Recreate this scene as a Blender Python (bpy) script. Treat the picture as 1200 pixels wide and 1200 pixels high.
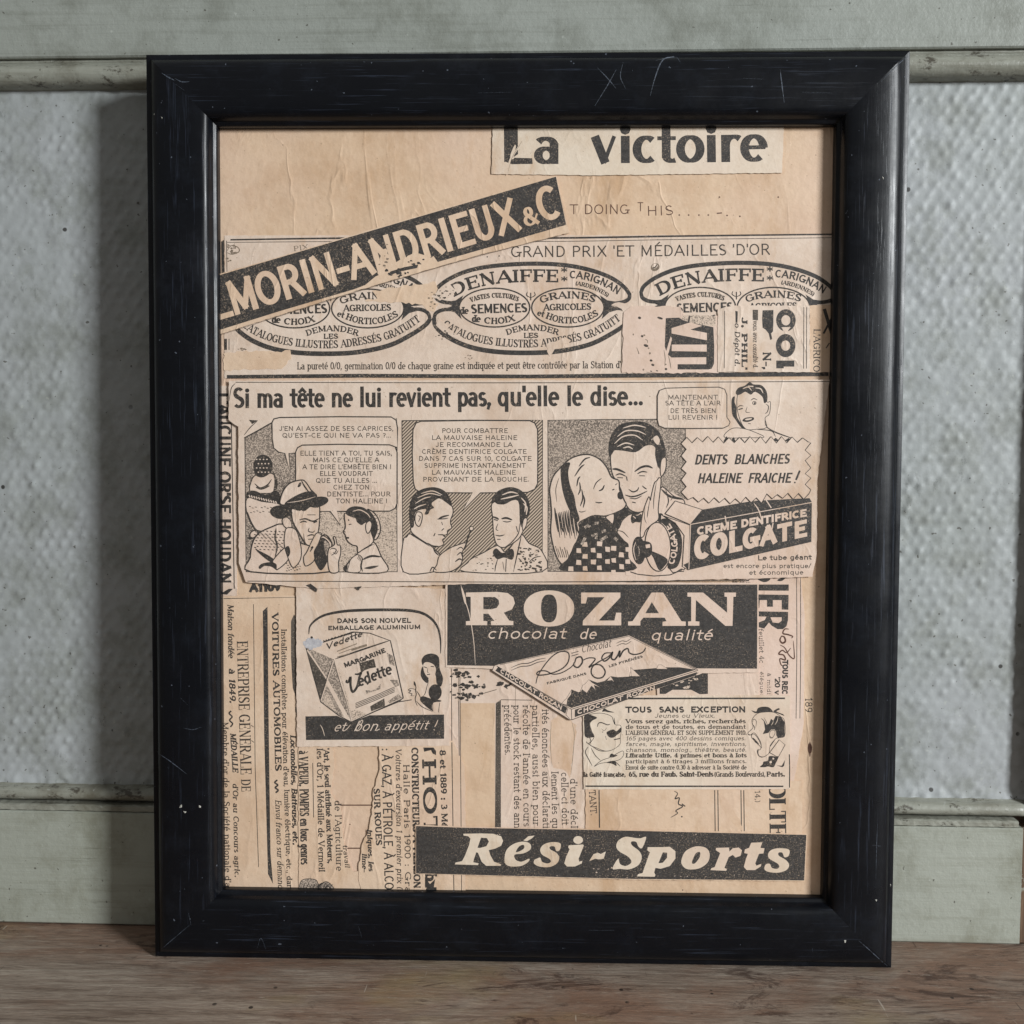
import bpy, math, random
import numpy as np
from mathutils import Matrix, Vector
from mathutils.geometry import tessellate_polygon

for o in list(bpy.data.objects):
    bpy.data.objects.remove(o)
SC = bpy.context.scene
COL = SC.collection
R = math.radians
rnd = random.Random(7)

# ------------------------------------------------------------------ measures (metres)
W, H, DEP = 0.298, 0.3615, 0.014        # outer size and depth of the frame
LEAN = R(1.0)                           # the frame leans back against the wall
PAPER_W = -0.0040                       # paper lies this far behind the front of the frame
TABLE_Z = -DEP * math.sin(LEAN)

# ------------------------------------------------------------------ camera
CAM_R = np.array([[0.99971764, 0.00453446, -0.02332536],    # right
                  [0.00550073, -0.99912213, 0.04152969],    # down
                  [-0.02311657, -0.04164627, -0.99886496]]) # forward (in the frame's own axes)
CAM_C = np.array([0.00524372, 0.01839869, 0.40592362])
F_PX = 1200.0
FRAME_M = Matrix.Rotation(math.pi / 2 - LEAN, 4, 'X')       # frame axes (u right, v up, w out) -> world
cam_d = bpy.data.cameras.new('camera')
cam = bpy.data.objects.new('camera', cam_d)
COL.objects.link(cam)
cam_d.sensor_fit = 'HORIZONTAL'
cam_d.sensor_width = 36.0
cam_d.lens = 36.0 * F_PX / 1200.0
cam_d.clip_start = 0.01
cam_d.clip_end = 50
_r, _d, _f = CAM_R
m = Matrix(((_r[0], -_d[0], -_f[0], CAM_C[0]),
            (_r[1], -_d[1], -_f[1], CAM_C[1] + H / 2),
            (_r[2], -_d[2], -_f[2], CAM_C[2]),
            (0, 0, 0, 1)))
cam.matrix_world = FRAME_M @ m
SC.camera = cam

# ------------------------------------------------------------------ light
world = bpy.data.worlds.new('World')
SC.world = world
world.use_nodes = True
bg = world.node_tree.nodes['Background']
# a dim room: pale ceiling and walls above, dark floor below
_t = world.node_tree
_tc = _t.nodes.new('ShaderNodeTexCoord')
_sep = _t.nodes.new('ShaderNodeSeparateXYZ')
_t.links.new(_tc.outputs['Generated'], _sep.inputs[0])
_mr = _t.nodes.new('ShaderNodeMapRange')
_mr.inputs['From Min'].default_value = -0.5
_mr.inputs['From Max'].default_value = 0.7
_t.links.new(_sep.outputs['Z'], _mr.inputs['Value'])
_cr = _t.nodes.new('ShaderNodeValToRGB')
_cr.color_ramp.elements[0].color = (0.30, 0.28, 0.25, 1)
_cr.color_ramp.elements[1].color = (1.0, 1.0, 0.98, 1)
_t.links.new(_mr.outputs[0], _cr.inputs[0])
_t.links.new(_cr.outputs[0], bg.inputs['Color'])
bg.inputs['Strength'].default_value = 0.26


def lamp(name, direction, dist, sx, sy, power, color, target=(0, 0, 0.19)):
    ld = bpy.data.lights.new(name, 'AREA')
    ld.shape = 'RECTANGLE'
    ld.size, ld.size_y = sx, sy
    ld.energy = power
    ld.color = color
    o = bpy.data.objects.new(name, ld)
    COL.objects.link(o)
    d = Vector(direction).normalized()
    o.location = Vector(target) + d * dist
    o.rotation_euler = (-d).to_track_quat('-Z', 'Y').to_euler()
    return o


AZ, EL = R(50), R(15)
lamp('window_light', (math.sin(AZ) * math.cos(EL), -math.cos(AZ) * math.cos(EL), math.sin(EL)),
     2.6, 0.44, 0.62, 79, (0.945, 0.98, 1.0))
vs = SC.view_settings
vs.view_transform = 'Standard'
vs.look = 'None'
vs.exposure = 0
vs.gamma = 1
vs.use_curve_mapping = False


# ------------------------------------------------------------------ materials
def lin(c):
    c /= 255.0
    return c / 12.92 if c <= 0.04045 else ((c + 0.055) / 1.055) ** 2.4


def rgb(r, g, b):
    return (lin(r), lin(g), lin(b), 1)


MATS = {}


class Nodes:
    """small helper round a material's node tree"""
    def __init__(self, name):
        self.m = bpy.data.materials.new(name)
        self.m.use_nodes = True
        self.t = self.m.node_tree
        self.b = self.t.nodes['Principled BSDF']
        self.co = self.t.nodes.new('ShaderNodeTexCoord').outputs['Object']
        MATS[name] = self.m

    def link(self, a, b):
        self.t.links.new(a, b)

    def map(self, scale=(1, 1, 1), rot=(0, 0, 0)):
        n = self.t.nodes.new('ShaderNodeMapping')
        n.inputs['Scale'].default_value = scale
        n.inputs['Rotation'].default_value = rot
        self.link(self.co, n.inputs['Vector'])
        return n.outputs[0]

    def noise(self, scale, detail=3, rough=0.5, vec=None, kind=None, dist=0.0):
        n = self.t.nodes.new('ShaderNodeTexNoise')
        if kind:
            n.noise_type = kind
        n.inputs['Scale'].default_value = scale
        n.inputs['Detail'].default_value = detail
        n.inputs['Roughness'].default_value = rough
        n.inputs['Distortion'].default_value = dist
        self.link(vec or self.co, n.inputs['Vector'])
        return n.outputs[0]

    def voronoi(self, scale, vec=None, out='Distance', rand=1.0):
        n = self.t.nodes.new('ShaderNodeTexVoronoi')
        n.inputs['Scale'].default_value = scale
        n.inputs['Randomness'].default_value = rand
        self.link(vec or self.co, n.inputs['Vector'])
        return n.outputs[out]

    def ramp(self, fac, stops):
        n = self.t.nodes.new('ShaderNodeValToRGB')
        e = n.color_ramp.elements
        while len(e) < len(stops):
            e.new(0.5)
        for k, (p, c) in enumerate(stops):
            e[k].position = p
            e[k].color = c if isinstance(c, tuple) else (c, c, c, 1)
        self.link(fac, n.inputs[0])
        return n.outputs[0]

    def mix(self, fac, a, b, mode='MIX'):
        n = self.t.nodes.new('ShaderNodeMix')
        n.data_type = 'RGBA'
        n.blend_type = mode
        for sock, v in ((n.inputs['Factor'], fac), (n.inputs[6], a), (n.inputs[7], b)):
            if isinstance(v, (int, float, tuple)):
                sock.default_value = v
            else:
                self.link(v, sock)
        return n.outputs[2]

    def bump(self, h, strength, dist, prev=None):
        n = self.t.nodes.new('ShaderNodeBump')
        n.inputs['Strength'].default_value = strength
        n.inputs['Distance'].default_value = dist
        self.link(h, n.inputs['Height'])
        if prev is not None:
            self.link(prev, n.inputs['Normal'])
        return n.outputs[0]

    def done(self, col, rough=0.6, normal=None, spec=0.5):
        if isinstance(col, tuple):
            self.b.inputs['Base Color'].default_value = col
        else:
            self.link(col, self.b.inputs['Base Color'])
        if isinstance(rough, (int, float)):
            self.b.inputs['Roughness'].default_value = rough
        else:
            self.link(rough, self.b.inputs['Roughness'])
        self.b.inputs['Specular IOR Level'].default_value = spec
        if normal is not None:
            self.link(normal, self.b.inputs['Normal'])
        return self.m


def paper(name, c0, c1, c2, wrinkle=1.0, seed=0.0):
    n = Nodes(name)
    mp = n.t.nodes.new('ShaderNodeMapping')
    mp.inputs['Location'].default_value = (seed, seed * 0.7, seed * 1.3)
    n.link(n.co, mp.inputs['Vector'])
    v = mp.outputs[0]
    mr = n.t.nodes.new('ShaderNodeMapping')
    mr.inputs['Location'].default_value = (seed * 2.1, seed, 0)
    mr.inputs['Rotation'].default_value = (0, 0, R(-32) + seed)
    mr.inputs['Scale'].default_value = (1.8, 0.7, 1)
    n.link(n.co, mr.inputs['Vector'])
    big = n.ramp(n.noise(14, 4, 0.6, v), [(0.3, c0), (0.7, c1)])
    fib = n.noise(420, 5, 0.7, v)
    col = n.mix(n.ramp(fib, [(0.48, 0.0), (0.8, 0.45)]), big, c2)
    col = n.mix(n.ramp(n.noise(36, 6, 0.7, v), [(0.46, 0.0), (0.70, 0.8)]), col, c2)
    pk = n.ramp(n.noise(11, 3, 0.5, v), [(0.48, 0.0), (0.72, 0.6)])
    col = n.mix(pk, col, rgb(226, 196, 178))
    stn = n.ramp(n.noise(21, 6, 0.72, mr.outputs[0]), [(0.54, 0.0), (0.68, 0.6)])
    col = n.mix(stn, col, rgb(196, 158, 120))
    spk = n.ramp(n.noise(900, 2, 0.5, v), [(0.72, 0.0), (0.78, 0.6)])
    col = n.mix(spk, col, rgb(120, 95, 75))
    crease = n.noise(19, 4, 0.55, mr.outputs[0], None, 0.5)
    sh = n.t.nodes.new('ShaderNodeMath')
    sh.operation = 'SUBTRACT'
    sh.inputs[1].default_value = 0.5
    fold = n.t.nodes.new('ShaderNodeMath')
    fold.operation = 'ABSOLUTE'
    n.link(crease, sh.inputs[0])
    n.link(sh.outputs[0], fold.inputs[0])
    cr = n.ramp(fold.outputs[0], [(0.0, 1.0), (0.018, 0.3), (0.07, 0.0)])
    here = n.ramp(n.noise(9, 3, 0.6, v), [(0.42, 0.0), (0.62, 1.0)])
    n1 = n.bump(n.mix(1.0, cr, here, 'MULTIPLY'), 0.35 * wrinkle, 0.0006)
    n1 = n.bump(n.noise(55, 4, 0.6, v), 0.4 * wrinkle, 0.0010, n1)
    n2 = n.bump(n.noise(230, 4, 0.65, v), 0.45, 0.0004, n1)
    n3 = n.bump(fib, 0.25, 0.00015, n2)
    n.done(col, 0.62, n3, 0.3)


paper('kraft', rgb(220, 189, 158), rgb(228, 200, 172), rgb(202, 167, 134), 1.5, 0.0)
paper('newsprint', rgb(227, 205, 186), rgb(234, 215, 198), rgb(208, 181, 158), 1.0, 0.37)
paper('newsprint_pale', rgb(228, 210, 188), rgb(233, 217, 198), rgb(213, 191, 166), 0.7, 0.71)
paper('newsprint_pink', rgb(227, 200, 182), rgb(234, 210, 194), rgb(212, 183, 160), 0.9, 1.13)
paper('newsprint_tan', rgb(225, 196, 167), rgb(231, 204, 178), rgb(208, 174, 143), 1.0, 1.57)


def ink(name, c, wear=0.5, lo=0.60):
    n = Nodes(name)
    g = n.noise(1700, 4, 0.7)
    w1 = n.ramp(g, [(lo, 0.0), (lo + 0.16, wear)])
    big = n.noise(48, 5, 0.68)
    area = n.ramp(big, [(0.40, 0.15), (0.60, 1.0)])
    fac = n.mix(1.0, w1, area, 'MULTIPLY')
    base = n.mix(n.ramp(n.noise(700, 3, 0.6), [(0.3, 0.0), (0.75, 1.0)]), c,
                 tuple(min(1, v * 1.9 + 0.012) for v in c[:3]) + (1,))
    col = n.mix(fac, base, rgb(196, 172, 148))
    b = n.bump(n.noise(160, 4, 0.6), 0.35, 0.0004)
    n.done(col, 0.55, b, 0.35)


ink('ink', rgb(50, 46, 43), 0.85, 0.555)
ink('ink_block', rgb(51, 48, 46), 0.9, 0.535)
ink('ink_text', rgb(54, 48, 43), 0.95, 0.54)
ink('ink_faint', rgb(112, 98, 84), 0.8, 0.52)
ink('ink_brown', rgb(78, 52, 40), 0.3, 0.62)


def tone(name, c, dark, cover):
    """a printed half tone: ragged dots of ink on the sheet"""
    n = Nodes(name)
    f = n.ramp(n.noise(2100, 2, 0.6), [(0.62 - cover * .5, 0.0), (0.74 - cover * .5, 1.0)])
    f2 = n.mix(1.0, f, n.ramp(n.noise(90, 4, 0.6), [(0.25, 0.6), (0.75, 1.0)]), 'MULTIPLY')
    n.done(n.mix(f2, c, dark), 0.62, n.bump(n.noise(160, 4, 0.6), 0.3, 0.0004), 0.35)


tone('tone', rgb(206, 186, 168), rgb(88, 79, 72), 0.42)
tone('tone_light', rgb(218, 196, 176), rgb(108, 97, 87), 0.26)
tone('tone_dark', rgb(160, 145, 130), rgb(50, 46, 42), 0.62)


def hatch():
    n = Nodes('hatch')
    w = n.t.nodes.new('ShaderNodeTexWave')
    w.inputs['Scale'].default_value = 330
    w.inputs['Distortion'].default_value = 0.6
    w.inputs['Detail'].default_value = 1
    n.link(n.map((1, 1, 1), (0, 0, R(45))), w.inputs['Vector'])
    n.done(n.mix(n.ramp(w.outputs['Fac'], [(0.35, 0.0), (0.62, 0.9)]), rgb(208, 186, 164), rgb(62, 55, 49)), 0.62, None, 0.35)


hatch()


def scuff():
    n = Nodes('scuffed_white')
    n.done(n.ramp(n.noise(500, 4, 0.6), [(0.3, rgb(168, 166, 172)), (0.7, rgb(206, 203, 203))]), 0.7,
           n.bump(n.noise(600, 3), 0.6, 0.0003))


scuff()


def frame_paint(name, along):
    n = Nodes(name)
    sc = (26, 900, 400) if along == 'x' else (900, 26, 400)
    v = n.map(sc)
    grain = n.noise(1.0, 5, 0.65, v)
    pores = n.ramp(n.noise(1.3, 3, 0.7, v), [(0.585, 0.0), (0.66, 1.0)])
    patch = n.ramp(n.noise(24, 5, 0.65), [(0.36, 0.08), (0.66, 0.85)])
    fac = n.mix(1.0, pores, patch, 'MULTIPLY')
    col = n.mix(fac, rgb(11, 13, 18), rgb(44, 50, 62))
    dust = n.ramp(n.noise(75, 6, 0.75), [(0.5, 0.0), (0.8, 0.4)])
    col = n.mix(dust, col, rgb(34, 39, 48))
    rub = n.ramp(n.noise(13, 7, 0.75), [(0.56, 0.0), (0.72, 0.5)])
    col = n.mix(rub, col, rgb(38, 40, 46))
    chips = n.ramp(n.noise(420, 2, 0.5), [(0.745, 0.0), (0.76, 0.8)])
    col = n.mix(chips, col, rgb(92, 98, 108))
    rough = n.mix(n.ramp(n.noise(50, 5, 0.65), [(0.3, 0.0), (0.75, 1.0)]), (0.25, 0.25, 0.25, 1), (0.42, 0.42, 0.42, 1))
    rough = n.mix(n.mix(1.0, pores, (0.5, 0.5, 0.5, 1), 'MULTIPLY'), rough, (0.5, 0.5, 0.5, 1))
    b1 = n.bump(grain, 0.10, 0.0004)
    b2 = n.bump(pores, 0.12, -0.0003, b1)
    b3 = n.bump(n.noise(230, 3, 0.6), 0.12, 0.0002, b2)
    n.done(col, rough, b3, 0.26)


frame_paint('black_paint_across', 'x')
frame_paint('black_paint_upright', 'y')
n = Nodes('scratch')
n.done(n.ramp(n.noise(1200, 2), [(0.35, rgb(30, 33, 40)), (0.6, rgb(78, 86, 98))]), 0.6)
n = Nodes('pale_chip')
n.done(n.ramp(n.noise(900), [(0.3, rgb(150, 148, 140)), (0.7, rgb(210, 206, 196))]), 0.6)
n = Nodes('card')
n.done(n.ramp(n.noise(200, 4), [(0.3, rgb(120, 96, 70)), (0.7, rgb(140, 114, 86))]), 0.8)


def paint(name, c0, c1, dirt, streak, bead=False, rough=0.45, grime=1.0, relief=1.0):
    n = Nodes(name)
    col = n.ramp(n.noise(9, 5, 0.6), [(0.3, c0), (0.7, c1)])
    st = n.noise(1.0, 5, 0.7, n.map(streak))
    col = n.mix(n.ramp(st, [(0.5, 0.0), (0.78, 0.6 * grime)]), col, dirt)
    sm = n.noise(30, 7, 0.72)
    col = n.mix(n.ramp(sm, [(0.47, 0.0), (0.74, 0.95 * grime)]), col, dirt)
    st2 = n.noise(1.0, 5, 0.75, n.map((streak[0] * 2.2, streak[1], streak[2] * 1.3)))
    dk = tuple(v * 0.45 for v in dirt[:3]) + (1,)
    col = n.mix(n.mix(1.0, n.ramp(st2, [(0.60, 0.0), (0.68, 0.55 * grime)]), n.ramp(n.noise(14, 4, 0.6), [(0.45, 0.0), (0.65, 1.0)]), 'MULTIPLY'), col, dk)
    spots = n.ramp(n.voronoi(75), [(0.06, 1.0), (0.085, 0.0)])
    keep = n.ramp(n.noise(33, 1), [(0.56, 0.0), (0.60, 0.9)])
    col = n.mix(n.mix(1.0, spots, keep, 'MULTIPLY'), col, rgb(38, 34, 29))
    specks = n.ramp(n.noise(420, 2, 0.5), [(0.70, 0.0), (0.73, 0.75)])
    col = n.mix(specks, col, rgb(70, 66, 57))
    lt = n.ramp(n.noise(300, 3, 0.6), [(0.66, 0.0), (0.74, 0.5)])
    col = n.mix(lt, col, rgb(186, 190, 182))
    if bead:
        ch = n.ramp(n.noise(150, 6, 0.75, n.map((0.6, 1, 1))), [(0.57, 0.0), (0.64, 0.85)])
        col = n.mix(ch, col, rgb(62, 55, 45))
    b = n.bump(st, 0.35 * relief, 0.0007)
    b = n.bump(n.noise(240, 5, 0.65), 0.35 * relief, 0.0005, b)
    b = n.bump(sm, 0.4 * relief, 0.0012, b)
    n.done(col, rough, b, 0.4)


paint('rail_paint', rgb(146, 150, 142), rgb(157, 161, 154), rgb(112, 114, 104), (9, 400, 330))
paint('base_paint', rgb(154, 157, 145), rgb(165, 168, 157), rgb(122, 121, 104), (9, 400, 230), False, 0.5)
paint('bead_paint', rgb(143, 144, 133), rgb(158, 159, 148), rgb(100, 95, 80), (14, 300, 300), True, 0.36)
paint('panel_paint', rgb(158, 163, 161), rgb(170, 173, 175), rgb(134, 137, 131), (60, 60, 60), False, 0.55, 0.95, 0.35)


def bare_wood():
    n = Nodes('bare_wood')
    g = n.noise(1.0, 6, 0.7, n.map((300, 300, 22)))
    col = n.ramp(g, [(0.3, rgb(58, 42, 30)), (0.55, rgb(104, 80, 60)), (0.75, rgb(140, 116, 92))])
    fl = n.ramp(n.noise(70, 5, 0.7), [(0.56, 0.0), (0.6, 1.0)])
    n.done(n.mix(fl, col, rgb(150, 150, 136)), 0.75, n.bump(g, 0.5, 0.001))


bare_wood()


def table_wood():
    n = Nodes('weathered_wood')
    g = n.noise(1.0, 9, 0.8, n.map((16, 190, 60)), None, 0.5)
    fine = n.noise(1.0, 6, 0.8, n.map((110, 1300, 60)))
    big = n.noise(10, 7, 0.7, n.map((0.9, 1.7, 1)), None, 0.8)
    col = n.ramp(g, [(0.34, rgb(100, 82, 70)), (0.46, rgb(150, 133, 118)), (0.55, rgb(170, 154, 139)), (0.68, rgb(194, 180, 164))])
    col = n.mix(n.ramp(big, [(0.44, 0.0), (0.60, 0.75)]), col, rgb(142, 107, 86))
    col = n.mix(n.ramp(fine, [(0.46, 0.0), (0.62, 0.6)]), col, rgb(98, 84, 74))
    yel = n.ramp(n.noise(9, 4, 0.6, n.map((1, 2, 1), (0, 0, 1.1))), [(0.55, 0.0), (0.7, 0.45)])
    col = n.mix(yel, col, rgb(176, 156, 106))
    st = n.ramp(n.noise(24, 9, 0.8, n.map((0.7, 2.2, 1)), None, 1.2), [(0.53, 0.0), (0.60, 0.78)])
    area = n.ramp(n.noise(8, 4, 0.6, n.map((1, 1.6, 1))), [(0.45, 0.0), (0.56, 1.0)])
    col = n.mix(n.mix(1.0, st, area, 'MULTIPLY'), col, rgb(66, 45, 37))
    pale = n.ramp(n.noise(1.0, 6, 0.85, n.map((70, 600, 40))), [(0.57, 0.0), (0.64, 0.45)])
    col = n.mix(pale, col, rgb(204, 192, 176))
    for rot, thr in ((0.5, 0.745), (-0.35, 0.735), (1.2, 0.75)):
        scr = n.ramp(n.noise(1.0, 2, 0.6, n.map((420, 30, 40), (0, 0, rot), )), [(thr, 0.0), (thr + 0.02, 0.65)])
        col = n.mix(scr, col, rgb(206, 196, 182) if rot > 0 else rgb(70, 54, 46))
    dots = n.ramp(n.voronoi(110), [(0.08, 1.0), (0.11, 0.0)])
    keep = n.ramp(n.noise(36, 2), [(0.54, 0.0), (0.58, 0.9)])
    col = n.mix(n.mix(1.0, dots, keep, 'MULTIPLY'), col, rgb(34, 26, 22))
    b = n.bump(g, 0.7, 0.0012)
    b = n.bump(fine, 0.7, 0.0006, b)
    n.done(col, n.ramp(big, [(0.3, 0.45), (0.7, 0.65)]), b, 0.35)


table_wood()


# ------------------------------------------------------------------ object helpers
def mesh_obj(name, verts, faces, mats, mat_idx=None, parent=None, smooth=False):
    me = bpy.data.meshes.new(name)
    me.from_pydata([tuple(v) for v in verts], [], faces)
    for mm in mats:
        me.materials.append(MATS[mm])
    if mat_idx is not None:
        me.polygons.foreach_set('material_index', mat_idx)
    if smooth:
        me.polygons.foreach_set('use_smooth', [True] * len(faces))
    me.update()
    o = bpy.data.objects.new(name, me)
    COL.objects.link(o)
    if parent is not None:
        o.parent = parent
    return o


def empty(name, label, cat, loc, rot=(0, 0, 0)):
    o = bpy.data.objects.new(name, None)
    o.empty_display_size = 0.05
    COL.objects.link(o)
    o.location = loc
    o.rotation_euler = rot
    o['label'] = label
    o['category'] = cat
    return o


def box(x0, x1, y0, y1, z0, z1, b=0.0006, nx=1):
    """box with a small chamfer on the edges along x"""
    prof = [(y0 + b, z0), (y1, z0), (y1, z1), (y0 + b, z1), (y0, z1 - b), (y0, z0 + b)]
    return sweep(prof, np.linspace(x0, x1, nx + 1))


def sweep(prof, xs, jit=0.0, caps=True):
    V, Fc = [], []
    k = len(prof)
    for x in xs:
        for (y, z) in prof:
            V.append((x, y + rnd.uniform(-jit, jit), z + rnd.uniform(-jit, jit)))
    for i in range(len(xs) - 1):
        for j in range(k):
            a, b2 = i * k + j, i * k + (j + 1) % k
            Fc.append((a, b2, b2 + k, a + k))
    if caps:
        Fc.append(tuple(range(k))[::-1])
        Fc.append(tuple((len(xs) - 1) * k + j for j in range(k)))
    return V, Fc


# ================================================================== the wooden surface
def table():
    nx, ny = 240, 90
    xs = np.linspace(-0.55, 0.55, nx)
    ys = np.linspace(-0.36, 0.10, ny)
    V, Fc = [], []
    for y in ys:
        for x in xs:
            z = TABLE_Z + 0.0
            if y < -0.005 or abs(x) > 0.16:
                z -= 0.0002 * (math.sin(37 * x + 11 * math.sin(60 * y)) + 1)
            V.append((x, y, z))
    for j in range(ny - 1):
        for i in range(nx - 1):
            a = j * nx + i
            Fc.append((a, a + 1, a + nx + 1, a + nx))
    b0 = len(V)
    V += [(-0.55, -0.36, TABLE_Z - 0.028), (0.55, -0.36, TABLE_Z - 0.028), (0.55, 0.10, TABLE_Z - 0.028), (-0.55, 0.10, TABLE_Z - 0.028)]
    Fc.append(tuple(range(nx)) [::-1] + (b0, b0 + 1))
    Fc.append((b0 + 3, b0 + 2, b0 + 1, b0))
    Fc.append(tuple(j * nx for j in range(ny)) + (b0 + 3, b0))
    Fc.append(tuple(j * nx + nx - 1 for j in range(ny))[::-1] + (b0 + 1, b0 + 2))
    Fc.append(tuple((ny - 1) * nx + i for i in range(nx)) + (b0 + 2, b0 + 3))
    o = mesh_obj('wooden_surface', V, Fc, ['weathered_wood'], None, None, False)
    for p in o.data.polygons[: (nx - 1) * (ny - 1)]:
        p.use_smooth = True
    o['kind'] = 'structure'
    o['label'] = 'weathered brown wooden surface with stains and scratches'


table()


# ================================================================== the painted panelling behind
def panelling():
    t = empty('wall_panelling', 'grey green painted wood panelling with a dimpled panel behind the black frame',
              'wall panelling', (0, 0.0243, TABLE_Z), (0, 0, -0.0150))
    XL, XR, XS = -0.42, 0.2094, 0.2096
    PY = 0.007
    xs = np.linspace(XL, 0.46, 240)
    V, Fc = box(XL, 0.46, 0, 0.02, 0.3684, 0.55)
    mesh_obj('top_rail', V, Fc, ['rail_paint'], None, t)
    # bead under the top rail: quirk, torus, cove
    pr = [(0.0022, 0.3682), (0.0022, 0.3672)]
    for k in range(15):
        a = R(k * 180 / 14)
        pr.append((0.0046 - 0.0052 * math.sin(a), 0.3622 + 0.0045 * math.cos(a)))
    pr += [(0.0066, 0.3574), (0.012, 0.3570), (0.012, 0.3682)]
    V, Fc = sweep(pr, xs, 0.00012)
    mesh_obj('bead_moulding', V, Fc, ['bead_paint'], None, t, True)
    # dimpled panel, modelled as relief
    x0, x1, z0, z1 = XL, 0.43, 0.058, 0.360
    step = 0.00085
    nx, nz = int((x1 - x0) / step), int((z1 - z0) / step)
    X, Z = np.meshgrid(np.linspace(x0, x1, nx), np.linspace(z0, z1, nz))
    rs = np.random.RandomState(3)
    Hh = np.zeros_like(X)
    du, dv = 0.0058, 0.0043
    row = 0
    zz = z0 - dv
    while zz < z1 + dv:
        xx = x0 - du + (du / 2 if row % 2 else 0)
        while xx < x1 + du:
            cx, cz = xx + rs.normal(0, 0.0004), zz + rs.normal(0, 0.0004)
            amp = max(0.15, rs.normal(0.85, 0.3))
            i0, i1 = np.searchsorted(X[0], [cx - 0.005, cx + 0.005])
            j0, j1 = np.searchsorted(Z[:, 0], [cz - 0.005, cz + 0.005])
            if i1 > i0 and j1 > j0:
                ax, az = X[j0:j1, i0:i1] - cx, Z[j0:j1, i0:i1] - cz
                p, q = ax * 0.80 - az * 0.6, ax * 0.6 + az * 0.80
                Hh[j0:j1, i0:i1] += amp * np.exp(-(p / 0.00105) ** 2 - (q / 0.00155) ** 2)
            xx += du
        zz += dv
        row += 1

    def smooth_noise(cell):
        g = rs.normal(0, 1, (int((z1 - z0) / cell) + 3, int((x1 - x0) / cell) + 3))
        u, v = (X - x0) / cell, (Z - z0) / cell
        iu, iv = u.astype(int), v.astype(int)
        fu, fv = u - iu, v - iv
        fu, fv = fu * fu * (3 - 2 * fu), fv * fv * (3 - 2 * fv)
        return ((g[iv, iu] * (1 - fu) + g[iv, iu + 1] * fu) * (1 - fv) + (g[iv + 1, iu] * (1 - fu) + g[iv + 1, iu + 1] * fu) * fv)
    soft = np.clip(0.75 + 0.3 * smooth_noise(0.03), 0.3, 1.2) * np.where(X < 0, 0.9, 1.0)
    Y = PY - 0.00062 * Hh * soft - 0.00007 * smooth_noise(0.0019) - 0.00014 * smooth_noise(0.006)
    Y -= 0.0009 * np.clip(1 - (Z - z0 - 0.002) / 0.006, 0, 1) * (1 + 0.5 * smooth_noise(0.003))
    V = np.stack([X, Y, Z], -1).reshape(-1, 3)
    idx = np.arange(nx * nz).reshape(nz, nx)
    Q = np.stack([idx[:-1, :-1], idx[:-1, 1:], idx[1:, 1:], idx[1:, :-1]], -1).reshape(-1, 4)
    me = bpy.data.meshes.new('dimpled_panel')
    me.from_pydata(V.tolist(), [], Q.tolist())
    me.materials.append(MATS['panel_paint'])
    me.polygons.foreach_set('use_smooth', [True] * len(Q))
    o = bpy.data.objects.new('dimpled_panel', me)
    COL.objects.link(o)
    o.parent = t
    # lower bead with the chipped ledge
    pr = [(0.012, 0.0608), (0.0055, 0.0606)]
    for k in range(12):
        a = R(k * 15)
        pr.append((0.0052 - 0.0046 * math.sin(a), 0.0572 + 0.0031 * math.cos(a)))
    pr += [(0.0050, 0.0538), (0.012, 0.0536)]
    V, Fc = sweep(pr, np.linspace(XL, 0.2122, 150), 0.00010)
    mesh_obj('bead_moulding', V, Fc, ['bead_paint'], None, t, True)
    V, Fc = sweep([(0.0001, 0.0507), (0.011, 0.0505), (0.011, 0.0533), (0.0008, 0.0532), (0.0000, 0.0528)], np.linspace(XL, 0.2075, 320), 0.00013)
    mesh_obj('chipped_ledge', V, Fc, ['bead_paint'], None, t)
    V, Fc = box(XL, XR, 0, 0.02, 0.0004, 0.0502)
    mesh_obj('bottom_rail', V, Fc, ['base_paint'], None, t)
    # the stile at the right, proud of the panel, its paint worn off
    V, Fc = box(0.2215, 0.46, -0.0004, 0.019, 0.0004, 0.3680, 0.0009)
    mesh_obj('stile', V, Fc, ['rail_paint'], None, t)
    V, Fc = box(XS, 0.2212, 0.0004, 0.019, 0.0004, 0.0500, 0.0009)
    mesh_obj('worn_edge', V, Fc, ['bare_wood'], None, t)
    V, Fc = box(0.2132, 0.2212, -0.0002, 0.019, 0.0504, 0.3680, 0.0009)
    mesh_obj('worn_edge', V, Fc, ['bare_wood'], None, t)
    return t


panelling()


# ================================================================== the black picture frame
FR = empty('picture_frame', 'black wooden picture frame holding a collage of old newspaper clippings, leaning on the wall',
           'picture frame', (0, 0, 0), (math.pi / 2 - LEAN, 0, 0))
# profile: distance from the outer edge, height (w)
PROF = [(0.0000, -DEP), (0.0000, -0.0050), (0.0003, -0.0042), (0.0012, -0.0039), (0.0021, -0.0038), (0.0024, -0.0034),
        (0.0028, -0.0025), (0.0036, -0.0015), (0.0048, -0.0006), (0.0066, 0.0000), (0.0095, 0.0004), (0.0140, 0.0006), (0.0185, 0.0004), (0.0218, 0.0000),
        (0.0230, -0.0004), (0.0238, -0.0011), (0.0244, -0.0021), (0.0248, -0.0032), (0.0251, -0.0038), (0.0255, -0.0041), (0.0261, -0.0044),
        (0.0265, -0.0048), (0.0266, -0.0055), (0.0266, -0.0086), (0.0246, -0.0086), (0.0246, -DEP)]
PROF = [(s * 1.052, w if w == -DEP else w + 0.0042) for s, w in PROF]     # the outer arris lies in the plane w = 0


def prof_w(s):
    for (a, wa), (b, wb) in zip(PROF[2:], PROF[3:]):
        if a <= s <= b and b > a:
            return wa + (wb - wa) * (s - a) / (b - a)
    return 0


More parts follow.
